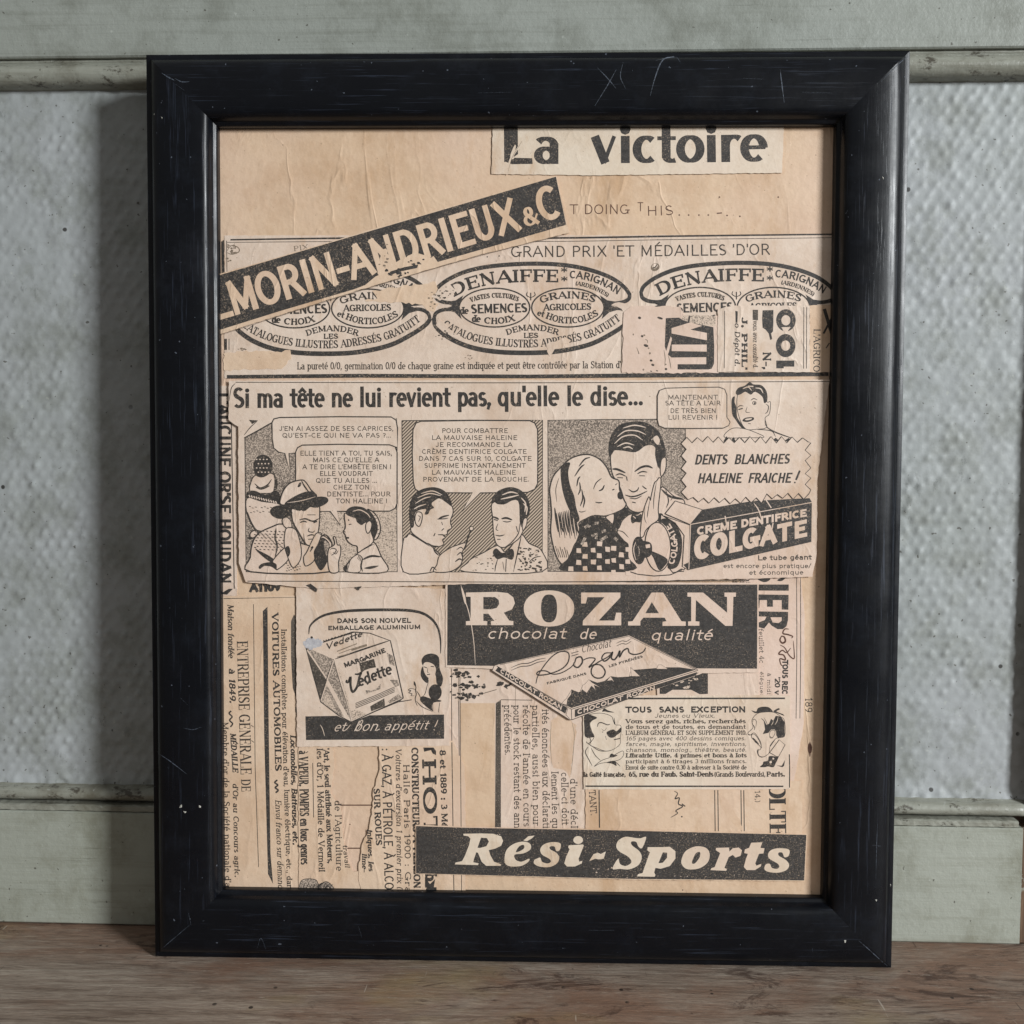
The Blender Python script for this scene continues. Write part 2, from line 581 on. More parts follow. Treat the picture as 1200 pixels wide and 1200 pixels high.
def rail(side):
    V, Fc = [], []
    L = W if side in 'TB' else H
    n = 24
    for i in range(n + 1):
        f = i / n
        for (s, w) in PROF:
            a = -L / 2 + s + (L - 2 * s) * f
            w2 = w
            if side == 'T':
                V.append((a, H - s, w2))
            elif side == 'B':
                V.append((a, s, w2))
            elif side == 'L':
                V.append((-W / 2 + s, a + H / 2, w2))
            else:
                V.append((W / 2 - s, a + H / 2, w2))
    k = len(PROF)
    for i in range(n):
        for j in range(k):
            a, b = i * k + j, i * k + (j + 1) % k
            q = (a, b, b + k, a + k)
            Fc.append(q if side in 'BR' else q[::-1])
    Fc.append(tuple(range(k)))
    Fc.append(tuple(n * k + j for j in range(k))[::-1])
    o = mesh_obj('frame_rail', V, Fc, ['black_paint_across' if side in 'TB' else 'black_paint_upright'], None, FR, True)
    o.data.set_sharp_from_angle(angle=R(38))
    return o


RAILS = {s: rail(s) for s in 'TBLR'}
V, Fc = box(-0.1235, 0.1235, 0, 1, 0, 1)
V = [(x, 0.0256 + y * 0.3100, -0.0092 + z * 0.0044) for (x, y, z) in V]
mesh_obj('backing_board', V, Fc, ['card'], None, FR)


# ------------------------------------------------------------------ flat printing: photo measure -> the sheet's own plane
def uv(x, y, w=PAPER_W):
    ray = CAM_R.T @ np.array([(x - 600) / F_PX, (y - 600) / F_PX, 1.0])
    s = (w - CAM_C[2]) / ray[2]
    q = CAM_C + s * ray
    return q[0], q[1] + H / 2


# ================================================================== lettering: one skeleton alphabet, drawn with any pen
GL = {
 'A': ".9 t1 .08 0 .45 1;T2 .45 1 .82 0;t0 .21 .32 .68 .32",
 'B': ".82 T3 .2 0 .2 1;t0 .2 1 .45 1;A .45 .76 .2 .24 -90 90;t0 .2 .52 .47 .52;A .47 .26 .24 .26 -90 90;t0 .2 0 .47 0",
 'C': ".84 A .46 .5 .34 .5 48 312;s .72 .7 .72 1",
 'D': ".9 T3 .2 0 .2 1;t0 .2 1 .42 1;t0 .2 0 .42 0;A .42 .5 .34 .5 -90 90",
 'E': ".78 T3 .2 0 .2 1;t0 .2 1 .68 1;t0 .2 .52 .56 .52;t0 .2 0 .7 0;s .68 1 .68 .72;s .7 0 .7 .3;s .56 .38 .56 .66",
 'F': ".74 T3 .2 0 .2 1;t0 .2 1 .68 1;t0 .2 .5 .56 .5;s .68 1 .68 .72;s .56 .36 .56 .64",
 'G': ".92 A .46 .5 .34 .5 48 345;T0 .76 .05 .76 .42;t0 .56 .42 .88 .42;s .72 .7 .72 1",
 'H': ".92 T3 .2 0 .2 1;T3 .72 0 .72 1;t0 .2 .52 .72 .52",
 'I': ".4 T3 .2 0 .2 1",
 'J': ".6 T2 .42 .2 .42 1;A .24 .2 .18 .2 -180 0",
 'K': ".86 T3 .2 0 .2 1;t2 .2 .4 .7 1;T2 .36 .58 .76 0",
 'L': ".74 T3 .2 0 .2 1;t0 .2 0 .68 0;s .68 0 .68 .32",
 'M': "1.06 t3 .18 0 .18 1;T0 .18 1 .53 .12;t0 .53 .12 .88 1;T3 .88 0 .88 1",
 'N': ".92 t3 .18 0 .18 1;T0 .18 1 .74 0;t2 .74 0 .74 1",
 'O': ".9 A .45 .5 .35 .5 0 360",
 'P': ".78 T3 .2 0 .2 1;t0 .2 1 .44 1;A .44 .74 .24 .26 -90 90;t0 .2 .48 .44 .48",
 'Q': ".9 A .45 .5 .35 .5 0 360;T0 .5 .22 .8 -.1",
 'R': ".86 T3 .2 0 .2 1;t0 .2 1 .44 1;A .44 .74 .24 .26 -90 90;t0 .2 .48 .44 .48;T2 .46 .48 .76 0",
 'S': ".72 A .36 .75 .22 .25 35 270;A .36 .25 .25 .25 -145 90;T0 .22 .62 .52 .38;s .57 .74 .57 1;s .11 0 .11 .27",
 'T': ".8 T1 .4 0 .4 1;t0 .08 1 .72 1;s .08 1 .08 .72;s .72 1 .72 .72",
 'U': ".9 T2 .2 .32 .2 1;A .45 .32 .25 .32 180 360;t2 .7 .32 .7 1",
 'V': ".88 T2 .44 0 .12 1;t2 .44 0 .76 1",
 'W': "1.2 T2 .36 0 .1 1;t0 .36 0 .6 1;T0 .6 1 .84 0;t2 .84 0 1.1 1",
 'X': ".88 T3 .76 0 .14 1;t3 .12 0 .74 1",
 'Y': ".84 T1 .42 0 .42 .46;T2 .42 .46 .12 1;t2 .42 .46 .72 1",
 'Z': ".78 t0 .1 1 .66 1;T0 .66 1 .1 0;t0 .1 0 .7 0;s .1 1 .1 .72;s .7 0 .7 .28",
 'a': ".64 A .28 .47 .2 .19 0 150;T1 .48 0 .48 .48;A .29 .19 .19 .19 0 360",
 'b': ".68 T2 .16 0 .16 1;A .37 .33 .21 .33 0 360",
 'c': ".58 A .32 .33 .22 .33 50 310",
 'd': ".7 T3 .53 0 .53 1;A .32 .33 .21 .33 0 360",
 'e': ".62 A .32 .33 .22 .33 0 312;t0 .1 .35 .54 .35",
 'f': ".44 T1 .2 0 .2 .8;A .35 .8 .15 .2 50 180;t0 .04 .64 .38 .64",
 'g': ".68 A .31 .34 .2 .32 0 360;T0 .51 .66 .51 -.08;A .3 -.08 .21 .22 -150 0",
 'h': ".72 T3 .16 0 .16 1;A .36 .42 .2 .24 0 170;T1 .56 0 .56 .42",
 'i': ".34 T3 .17 0 .17 .66;D .17 .9",
 'j': ".34 T2 .2 -.1 .2 .66;A .06 -.1 .14 .2 -120 0;D .2 .9",
 'k': ".68 T3 .16 0 .16 1;t2 .16 .25 .5 .66;T2 .28 .38 .58 0",
 'l': ".34 T3 .17 0 .17 1",
 'm': "1.04 T3 .16 0 .16 .66;A .34 .42 .18 .24 0 170;T1 .52 0 .52 .42;A .7 .42 .18 .24 0 170;T1 .88 0 .88 .42",
 'n': ".72 T3 .16 0 .16 .66;A .36 .42 .2 .24 0 170;T1 .56 0 .56 .42",
 'o': ".64 A .32 .33 .23 .33 0 360",
 'p': ".68 T3 .16 -.3 .16 .66;A .37 .33 .21 .33 0 360",
 'q': ".7 T3 .53 -.3 .53 .66;A .32 .33 .21 .33 0 360",
 'r': ".5 T3 .16 0 .16 .66;A .36 .4 .2 .26 50 175",
 's': ".52 A .26 .5 .15 .165 30 270;A .26 .17 .17 .17 -150 90",
 't': ".44 T0 .2 .14 .2 .9;A .34 .14 .14 .14 180 300;t0 .04 .64 .38 .64",
 'u': ".72 T2 .16 .22 .16 .66;A .36 .22 .2 .22 180 360;T3 .56 0 .56 .66",
 'v': ".62 T2 .31 0 .1 .66;t2 .31 0 .52 .66",
 'w': ".9 T2 .26 0 .08 .66;t0 .26 0 .44 .66;T0 .44 .66 .62 0;t2 .62 0 .8 .66",
 'x': ".64 T3 .54 0 .12 .66;t3 .1 0 .52 .66",
 'y': ".64 T2 .32 0 .1 .66;t2 .18 -.3 .54 .66",
 'z': ".58 t0 .1 .66 .48 .66;T0 .48 .66 .1 0;t0 .1 0 .5 0",
 '0': ".64 A .32 .5 .23 .5 0 360",
 '1': ".5 T1 .3 0 .3 1;t0 .3 1 .14 .82",
 '2': ".64 A .32 .74 .22 .26 -25 170;T0 .52 .64 .1 0;t0 .1 0 .56 0",
 '3': ".6 A .3 .75 .2 .25 -90 150;A .3 .26 .24 .26 -150 90",
 '4': ".66 T1 .42 0 .42 1;t0 .42 1 .08 .3;t0 .08 .3 .62 .3",
 '5': ".62 t0 .16 1 .54 1;t0 .16 1 .14 .55;A .32 .32 .22 .32 -150 140",
 '6': ".62 A .32 .3 .21 .3 0 360;A .46 .42 .35 .58 100 190",
 '7': ".6 t0 .1 1 .56 1;T0 .56 1 .24 0",
 '8': ".64 A .32 .76 .18 .24 0 360;A .32 .26 .23 .26 0 360",
 '9': ".62 A .32 .7 .21 .3 0 360;A .18 .58 .35 .58 -80 10",
 '.': ".3 D .15 .06", ',': ".3 D .15 .06;t0 .16 .04 .1 -.16", "'": ".22 T0 .12 .78 .12 1", '-': ".46 t0 .08 .36 .38 .36",
 '!': ".34 T0 .17 .32 .17 1;D .17 .06", '?': ".56 A .28 .76 .18 .24 -90 160;T0 .28 .52 .28 .3;D .28 .06",
 ':': ".3 D .15 .06;D .15 .55", ';': ".3 D .15 .06;t0 .16 .04 .1 -.16;D .15 .55", '(': ".36 A .4 .42 .25 .62 115 245", ')': ".36 A -.04 .42 .25 .62 -65 65",
 '/': ".44 t0 .06 0 .38 1", '&': ".86 A .36 .76 .17 .24 -60 240;T0 .26 .6 .76 0;A .34 .27 .26 .27 110 330;t0 .56 .12 .8 .5", ' ': ".42 ", '*': ".5 T0 .25 .3 .25 .9;t0 .05 .45 .45 .75;t0 .05 .75 .45 .45",
}
ACC = {'é': 'e/', 'è': 'e\\', 'ê': 'e^', 'à': 'a\\', 'î': 'i^', 'û': 'u^', 'ô': 'o^', 'â': 'a^', 'ç': 'c,', 'É': 'E/', 'È': 'E\\', 'Ê': 'E^', 'À': 'A\\', 'ï': 'i^'}


def glyph(ch):
    extra = None
    if ch in ACC:
        ch, extra = ACC[ch][0], ACC[ch][1]
    w, _, rest = GL.get(ch, GL['-']).partition(' ')
    w = float(w)
    st = []
    for s in rest.split(';'):
        s = s.split()
        if s:
            if extra and s[0] == 'D':
                continue
            st.append((s[0], [float(v) for v in s[1:]]))
    if extra:
        y = 1.12 if ch.isupper() else 0.80
        x = w / 2
        if extra == '/':
            st.append(('t0', [x - .06, y, x + .12, y + .2]))
        elif extra == '\\':
            st.append(('t0', [x + .06, y, x - .12, y + .2]))
        elif extra == '^':
            st += [('t0', [x - .16, y, x, y + .16]), ('t0', [x, y + .16, x + .16, y])]
        else:
            st.append(('t0', [x, -.02, x - .06, -.2]))
    return w, st


SANS, BOLD, HEAVY = (.13, .12, 0), (.20, .18, 0), (.27, .24, 0)
THIN = (.105, .10, 0)
SLAB, ROMAN, TYPE = (.22, .10, .10), (.15, .075, .07), (.10, .095, .09)
RBOLD = (.24, .11, .06)
CLAR = (.25, .12, .13)


def smooth_path(p, closed=False, sub=5):
    """Catmull-Rom through the points"""
    p = np.asarray(p, float)
    n = len(p)
    if n < 3:
        return p
    out = []
    rng = range(n) if closed else range(n - 1)
    for i in rng:
        p1, p2 = p[i], p[(i + 1) % n]
        p0 = p[i - 1] if (closed or i > 0) else 2 * p1 - p2
        p3 = p[(i + 2) % n] if (closed or i + 2 < n) else 2 * p2 - p1
        for k in range(sub):
            t = k / sub
            out.append(0.5 * (2 * p1 + (p2 - p0) * t + (2 * p0 - 5 * p1 + 4 * p2 - p3) * t * t + (3 * p1 - p0 - 3 * p2 + p3) * t ** 3))
    if not closed:
        out.append(p[-1])
    return np.array(out)


def strip(p, w):
    """ribbon of varying width along a polyline -> (verts, quads)"""
    p = np.asarray(p, float)
    d = np.gradient(p, axis=0) if len(p) > 2 else np.repeat((p[1] - p[0])[None], 2, 0)
    ln = np.hypot(d[:, 0], d[:, 1])
    ln[ln == 0] = 1
    nrm = np.stack([-d[:, 1], d[:, 0]], 1) / ln[:, None]
    w = np.broadcast_to(np.asarray(w, float), (len(p),))[:, None] / 2
    V = np.concatenate([p + nrm * w, p - nrm * w])
    n = len(p)
    return V, [(i, i + 1, n + i + 1, n + i) for i in range(n - 1)]


def pair(a):
    return np.asarray(a, float).reshape(-1, 2)


LAYER = 0.00009          # one thickness of pasted paper
STEP = 0.7e-6


class Print:
    """one flat piece of printed paper (a part or a sub-part): shapes laid one on another, each a hair above the last"""
    def __init__(self, name, z, parent=None, label=None):
        self.name, self.z, self.label, self.parent = name, z, label, parent
        self.V, self.F, self.M, self.mats = [], [], [], []
        self.subs = []
        self.o, self.s = (0.0, 0.0), 1.0
        self.paper = 'newsprint'
        self.lw = parent.lw if parent else 1.0

    def at(self, ox, oy, s):
        self.o, self.s = (ox, oy), s
        return self

    def sub(self, name, label=None, z=None):
        self.z += 6 * STEP
        p = Print(name, self.z if z is None else z, self, label)
        p.o, p.s, p.paper = self.o, self.s, self.paper
        self.subs.append(p)
        return p

    def _mi(self, m):
        if m == 'paper':
            m = self.paper
        if m not in self.mats:
            self.mats.append(m)
        return self.mats.index(m)

    def _add(self, pts, faces, mat, dz=0.0):
        b = len(self.V)
        mi = self._mi(mat)
        for x, y in pts:
            self.V.append((self.o[0] + x / self.s, self.o[1] + y / self.s, self.z + dz))
        for f in faces:
            if len(f) == 3 or True:
                self.F.append(tuple(b + i for i in f))
                self.M.append(mi)

    def bump(self, k=1):
        self.z += STEP * k
        q = self.parent
        while q is not None:
            q.z = max(q.z, self.z)
            q = q.parent

    def sheet(self, pts, mat, torn=0.0, seed=1):
        """the paper itself: a thin slab with visible edges"""
        self.paper = mat
        p = pair(pts)
        if torn:
            r = random.Random(seed)
            q = []
            for i in range(len(p)):
                a, b = p[i], p[(i + 1) % len(p)]
                L = np.hypot(*(b - a))
                n = max(1, int(L / 4))
                for k in range(n):
                    q.append(a + (b - a) * k / n + np.array([r.uniform(-torn, torn) * 1.5, r.uniform(-torn, torn) * 1.5]) * (1 if k else .3))
            p = np.array(q)
        n = len(p)
        tri = tessellate_polygon([[Vector((x, y, 0)) for x, y in p]])
        self._add(p, tri, mat)
        self._add(list(p) + list(p), [(i, (i + 1) % n, n + (i + 1) % n, n + i) for i in range(n)], mat)
        base = len(self.V) - n
        for i in range(n):
            u, v, z = self.V[base + i]
            self.V[base + i] = (u, v, z - LAYER * 1.5)
        self.bump(4)
        return self

    def F_(self, pts, mat='ink', line=0, sm=True, holes=(), lmat='ink', sub=4):
        p = pair(pts)
        if sm:
            p = smooth_path(p, True, sub)
        loops = [p] + [smooth_path(pair(h), True, sub) if sm else pair(h) for h in holes]
        self.bump()
        if mat:
            allp = np.concatenate(loops)
            tri = tessellate_polygon([[Vector((x, y, 0)) for x, y in l] for l in loops])
            self._add(allp, tri, mat)
        if line:
            for l in loops:
                self.L_(np.concatenate([l, l[:1]]), line, lmat, sm=False, taper=0)
        return self

    def L_(self, pts, w, mat='ink', sm=True, taper=0.35):
        p = pair(pts)
        if sm and len(p) > 2:
            p = smooth_path(p, False, 5)
        self.bump()
        ww = np.full(len(p), float(w) * self.lw)
        if taper and len(p) > 3:
            t = np.linspace(0, 1, len(p))
            ww = w * self.lw * (taper + (1 - taper) * np.sin(np.pi * t) ** 0.6)
        V, Q = strip(p, ww)
        self._add(V, Q, mat)
        return self

    def E_(self, cx, cy, rx, ry, mat='ink', line=0, rot=0, hole=None, n=28):
        t = np.linspace(0, 2 * np.pi, n, endpoint=False)
        c, s = math.cos(rot), math.sin(rot)
        def ring(a, b):
            x, y = a * np.cos(t), b * np.sin(t)
            return np.stack([cx + x * c - y * s, cy + x * s + y * c], 1)
        return self.F_(ring(rx, ry), mat, line, False, [ring(*hole)] if hole else ())

    def T_(self, s, path, h, style=SANS, mat='ink_text', h1=None, it=0.0, up=None, sp=0.0, res=None):
        p = pair(path)
        P = smooth_path(p, False, 8) if len(p) > 2 else p
        seg = np.hypot(*np.diff(P, axis=0).T)
        cum = np.concatenate([[0], np.cumsum(seg)])
        tot = cum[-1]
        gl = [glyph(c) for c in s]
        T, t, sf = style
        if h1 is None:
            h1 = h
        if h / self.s < 9:
            T, t = T * 1.12, t * 1.25
        nat = sum(g[0] for g in gl)
        if sp == 0:                      # condensed bold faces need air between the letters
            for _ in range(3):
                sx = tot / (nat + sp * (len(gl) - 1))
                sp = min(.34, max(0.0, 1.45 * T * min(1.0, sx / h * 1.35 + .12) * h / sx - .4))
        adv = nat + sp * (len(gl) - 1)
        sx = tot / adv
        k = min(1.0, sx / h * 1.35 + .12)
        T, t = T * k, t * max(k, .8)
        nseg = res or (16 if h / self.s > 14 else 8 if h / self.s > 7.5 else 6)
        self.bump()

        def place(X, Y):
            a = np.clip(X, 0, tot)
            x = np.interp(a, cum, P[:, 0])
            y = np.interp(a, cum, P[:, 1])
            i = np.clip(np.searchsorted(cum, a, side='right') - 1, 0, len(seg) - 1)
            d = (P[i + 1] - P[i]) / np.maximum(seg[i], 1e-9)[:, None]
            e = X - a
            x, y = x + d[:, 0] * e, y + d[:, 1] * e
            if up is None:
                return np.stack([x + d[:, 1] * Y, y - d[:, 0] * Y], 1)
            return np.stack([x + up[0] * Y, y + up[1] * Y], 1)

        pen = 0.0
        zk = 0
        for (gw, st) in gl:
            for kind, a in st:
                hh = h + (h1 - h) * (pen / adv)
                Tp, tp, sl = T * hh, t * hh, sf * hh
                ymap = lambda y: tp / 2 + y * (hh - tp)
                xmap = lambda x: (pen + x) * sx
                out = []
                if kind == 'A':
                    cx, cy, rx, ry, a0, a1 = a
                    n = max(3, int(nseg * abs(a1 - a0) / 180))
                    th = np.radians(np.linspace(a0, a1, n + 1))
                    q = np.stack([xmap(cx + rx * np.cos(th)), ymap(cy + ry * np.sin(th))], 1)
                    if a1 - a0 >= 359:
                        d = np.stack([-rx * sx * np.sin(th), ry * hh * np.cos(th)], 1)
                    else:
                        d = np.gradient(q, axis=0)
                    v = np.abs(d[:, 1]) / np.maximum(np.hypot(d[:, 0], d[:, 1]), 1e-9)
                    ww = tp + (Tp - tp) * v ** 1.2
                    nrm = np.stack([-d[:, 1], d[:, 0]], 1) / np.maximum(np.hypot(d[:, 0], d[:, 1]), 1e-9)[:, None]
                    V = np.concatenate([q + nrm * ww[:, None] / 2, q - nrm * ww[:, None] / 2])
                    out.append((V, [(i, i + 1, n + 2 + i, n + 1 + i) for i in range(n)]))
                elif kind == 'D':
                    r = max(Tp * .62, tp * .7)
                    th = np.linspace(0, 2 * np.pi, 8, endpoint=False)
                    out.append((np.stack([xmap(a[0]) + r * np.cos(th), ymap(a[1]) + r * np.sin(th)], 1), [tuple(range(8))]))
                elif kind == 's':
                    if sl > 0:
                        q = np.array([[xmap(a[0]), ymap(a[1])], [xmap(a[2]), ymap(a[3])]])
                        out.append(strip(q, max(tp * .9, .3)))
                else:
                    th = Tp if kind[0] == 'T' else tp
                    q = np.array([[xmap(a[0]), ymap(a[1])], [xmap(a[2]), ymap(a[3])]])
                    d = q[1] - q[0]
                    L = max(np.hypot(*d), 1e-6)
                    d /= L
                    e = tp / 2 if abs(d[1]) > .3 else th / 2
                    out.append(strip(np.array([q[0] - d * e, q[1] + d * e]), th if abs(d[1]) > .3 else tp if kind[0] == 't' else th))
                    fl = int(kind[1])
                    if sl > 0:
                        for bit, e2 in ((1, q[0]), (2, q[1])):
                            if fl & bit:
                                hw = th / 2 + sl
                                out.append(strip(np.array([[e2[0] - hw, e2[1]], [e2[0] + hw, e2[1]]]), tp))
                for V, Q in out:
                    V = np.asarray(V, float)
                    X = V[:, 0] + it * V[:, 1]
                    self._add(place(X, V[:, 1]), Q, mat, (zk % 7) * 1.2e-7)
                    zk += 1
            pen += gw + sp
        return self

    def top(self):
        return max([self.z] + [s.top() for s in self.subs])

    def build(self, parent, base, part=None):
        self.V = [uv(x, y, base) + (base + z,) for (x, y, z) in self.V]
        # keep every face turned towards the viewer
        V = np.array(self.V)
        Fc = []
        for f in self.F:
            q = V[list(f)]
            ar = 0.0
            for i in range(len(q)):
                a, b = q[i], q[(i + 1) % len(q)]
                ar += a[0] * b[1] - b[0] * a[1]
            Fc.append(f if ar >= 0 or abs(ar) < 1e-14 else f[::-1])
        o = mesh_obj(self.name, self.V, Fc, self.mats, self.M, parent)
        if self.label:
            o['label'] = self.label
        for s in self.subs:
            s.build(part or o, base, part or o)      # thing > part > sub-part, never deeper
        return o


PIECES = []


def piece(name, layer, label=None):
    p = Print(name, 0.0, None, label)
    PIECES.append((layer, p))
    return p


def blot(p, cx, cy, rx, ry, n, size, mat, seed, sm=False):
    """scatter of torn ink flecks"""
    r = random.Random(seed)
    for _ in range(n):
        x, y = cx + r.gauss(0, rx / 2), cy + r.gauss(0, ry / 2)
        s = size * r.uniform(.4, 1.3)
        k = r.randint(4, 6)
        ph = r.uniform(0, 6)
        pts = [(x + s * r.uniform(.5, 1.2) * math.cos(ph + 6.283 * i / k) * 1.3, y + s * r.uniform(.4, 1) * math.sin(ph + 6.283 * i / k)) for i in range(k)]
        p.F_(pts, mat, sm=sm)


# ================================================================== the collage, sheet by sheet
# ---- the brown ground sheet with its typed line
g = piece('ground_sheet', 0)
g.sheet([(240, 135), (992, 132), (978, 1068), (247, 1058)], 'kraft')
g.T_('T DOING', [(667, 251), (738, 251)], 11.5, THIN, 'ink_brown')
g.T_('T', [(747, 247.5), (754, 247.5)], 10.5, THIN, 'ink_brown')
g.T_('HIS', [(757, 253), (790, 252)], 11.5, THIN, 'ink_brown')
for k, (x, y) in enumerate([(796, 252), (807, 252), (819, 252), (830, 252), (852, 252.5), (867, 253.5), (843, 231), (912, 231)]):
    g.E_(x, y, 1.0, 0.9, 'ink_brown')
g.L_([(840, 250), (846, 249.5)], 1.4, 'ink_brown', False, 0)
g.E_(949, 877, 2.6, 6.2, 'ink_brown')
g.E_(949, 878, 1.0, 9.0, 'ink_brown')
for (x, y) in [(410, 966), (398, 985), (268, 1008), (800, 1043)]:
    g.E_(x, y, .8, .7, 'ink_brown')

# ---- the seed merchant's sheet: three ovals
sd = piece('seed_advert', 1, 'newsprint seed advert with three black oval labels')
sd.sheet([(263, 276), (979, 275), (979, 440), (263, 443)], 'newsprint', .25)
sd.L_([(270, 281), (420, 279), (640, 279), (800, 276.6), (978, 274.5)], 2.2, 'ink', True, .8)
sd.L_([(266, 284), (420, 283), (640, 283), (800, 280.6), (978, 278.5)], .8, 'ink_text', True, .9)
sd.F_([(259.5, 283), (262.5, 281), (263, 322), (260, 324)], 'ink', sm=False)
sd.L_([(265.5, 282), (266, 320)], .8)
blot(sd, 273, 293, 9, 10, 26, 1.5, 'ink_faint', 5)
sd.L_([(266, 294), (271, 288), (279, 290), (280, 295), (272, 298), (266, 296)], 1.2, 'ink_faint')
sd.T_('PIX', [(344, 294.5), (362, 292)], 6, ROMAN, 'ink_faint')
sd.T_("GRAND PRIX 'ET MÉDAILLES 'D'OR", [(598, 301.5), (750, 300.6), (903, 298.6)], 13.2, (.12, .11, 0), 'ink_text')
sd.E_(585, 300, .8, .8)
sd.E_(571, 301, .8, .8)


z0 = sd.z + 4 * STEP


def oval(p, dx, dy=0.0):
    lab = p.sub('oval_label', None, z0)
    lab.at(dx, dy, 1.0)

    def f(pts, mat='ink_block', **k):
        lab.F_(pts, mat, **k)
    # upper crescent
    top = [(510, 344), (514, 336), (528, 326), (550, 317), (580, 311.5), (622, 309), (660, 310.5), (690, 316), (715, 325), (731, 336), (738.5, 346)]
    lab.L_(top, 5.0, 'ink_block', taper=.85)
    lab.L_([(738, 344), (737, 350), (730, 354), (716, 356)], 4.6, 'ink_block', taper=.8)
    lab.L_([(510, 343), (512, 350), (520, 354), (532, 355)], 4.6, 'ink_block', taper=.8)
    # lower crescent
    bot = [(508.5, 372), (510, 381), (518, 390), (534, 400), (556, 408), (585, 412.5), (622, 413.5), (655, 411.5), (690, 404), (715, 392), (733, 380), (739, 372)]
    lab.L_(bot, 5.6, 'ink_block', taper=.85)
    lab.L_([(738.5, 374), (736, 366), (727, 361.5), (713, 362)], 4.4, 'ink_block', taper=.8)
    lab.L_([(508.5, 374), (511, 367), (520, 363), (534, 363)], 4.4, 'ink_block', taper=.8)
    # wedges at the ends
    f([(703, 346), (712, 352), (726, 354), (716, 358), (728, 362), (714, 366), (705, 374), (709, 360)], sm=False)
    f([(543, 346), (534, 352), (520, 354), (530, 358.5), (519, 362.5), (533, 366), (541, 374), (537, 360)], sm=False)
    # the two inner ovals
    for cx, rx in ((579.5, 42.3), (665.5, 43.3)):
        lab.E_(cx, 360.5, rx, 23.6, 'ink', 0, 0, (rx - 1.7, 21.9), 44)
    lab.L_([(622, 352), (622, 343)], 1.3)
    lab.L_([(622, 349), (617, 346), (618, 342)], 1.1)
    lab.L_([(622, 349), (627, 346), (626, 342)], 1.1)
    # lettering
    lab.T_('DENAIFFE', [(531.5, 348.5), (546, 341.5), (564, 336), (588, 332), (622, 330.5), (655, 331)], 15, (.24, .12, .10), 'ink')
    for y in (317.5, 328):
        lab.T_('*', [(657.5, y + 4), (665, y + 4)], 9, (.16, .14, 0), 'ink')
    lab.T_('CARIGNAN', [(667, 326), (682, 327.4), (697, 331.4), (711, 337.6), (724, 345.5)], 9.2, (.19, .16, 0), 'ink')
    lab.T_('(ARDENNES)', [(674, 334), (688, 337), (701, 342), (712, 348.5)], 5.0, SLAB, 'ink_text')
    lab.T_('VASTES CULTURES', [(552, 354.4), (564, 350.8), (580, 349), (596, 350), (607, 353.6)], 5.8, SLAB, 'ink_text')
    lab.T_('de', [(539, 368), (549, 368)], 8.4, SLAB, 'ink')
    lab.T_('SEMENCES', [(552, 367.6), (618, 366)], 11, (.22, .16, 0), 'ink')
    lab.T_('de', [(553, 377.4), (563, 377.8)], 8.5, SLAB, 'ink')
    lab.T_('CHOIX', [(567, 379), (584, 379.8), (604, 376)], 7.6, RBOLD, 'ink')
    lab.T_('GRAINES', [(634, 356), (647, 351.5), (665, 349.8), (683, 350.8), (697, 355)], 8.4, (.22, .10, .09), 'ink')
    lab.T_('AGRICOLES', [(637, 364), (693, 363)], 7.8, (.2, .1, .09), 'ink')
    lab.T_('et', [(629, 369.5), (637, 372)], 7.4, SLAB, 'ink')
    lab.T_('HORTICOLES', [(639, 373), (655, 378.2), (673, 379), (688, 376), (702, 369.5)], 7.8, (.2, .1, .09), 'ink')
    lab.T_('DEMANDER', [(594, 393), (608, 388.6), (622, 387.2), (638, 388.4), (654, 393)], 7, (.2, .1, .09), 'ink')
    lab.T_('LES', [(613.5, 396.2), (631, 396)], 6.2, (.2, .13, .06), 'ink')
    lab.T_('CATALOGUES ILLUSTRÉS ADRESSÉS GRATUITT', [(518, 382), (532, 391), (550, 398.5), (574, 404), (605, 407), (634, 406.5), (662, 402.5), (690, 396.5), (712, 386), (728, 375)], 9.2, (.17, .085, .08), 'ink')


sd.at(0, 0, 1)
oval(sd, 0)
oval(sd, -234.5, 1.0)
oval(sd, 241, -1.0)
sd.at(0, 0, 1)
sd.T_('La pureté 0/0, germination 0/0 de chaque graine est indiquée et peut être contrôlée par la Station d\'', [(348, 433), (540, 432.6), (728, 431.5)], 8.6, (.11, .07, .06), 'ink_text')
sd.L_([(728.5, 385), (728, 431)], .7, 'ink_faint', False)
sd.F_([(263, 397), (266, 397), (266, 410), (263, 410)], 'ink', sm=False)
sd.L_([(268.5, 397), (268.5, 410)], .8)
sd.F_([(266, 439.5), (420, 438), (620, 439), (800, 437), (971, 436), (971, 440.6), (800, 442), (620, 443.2), (420, 442.4), (266, 443.6)], 'ink_block', sm=False)
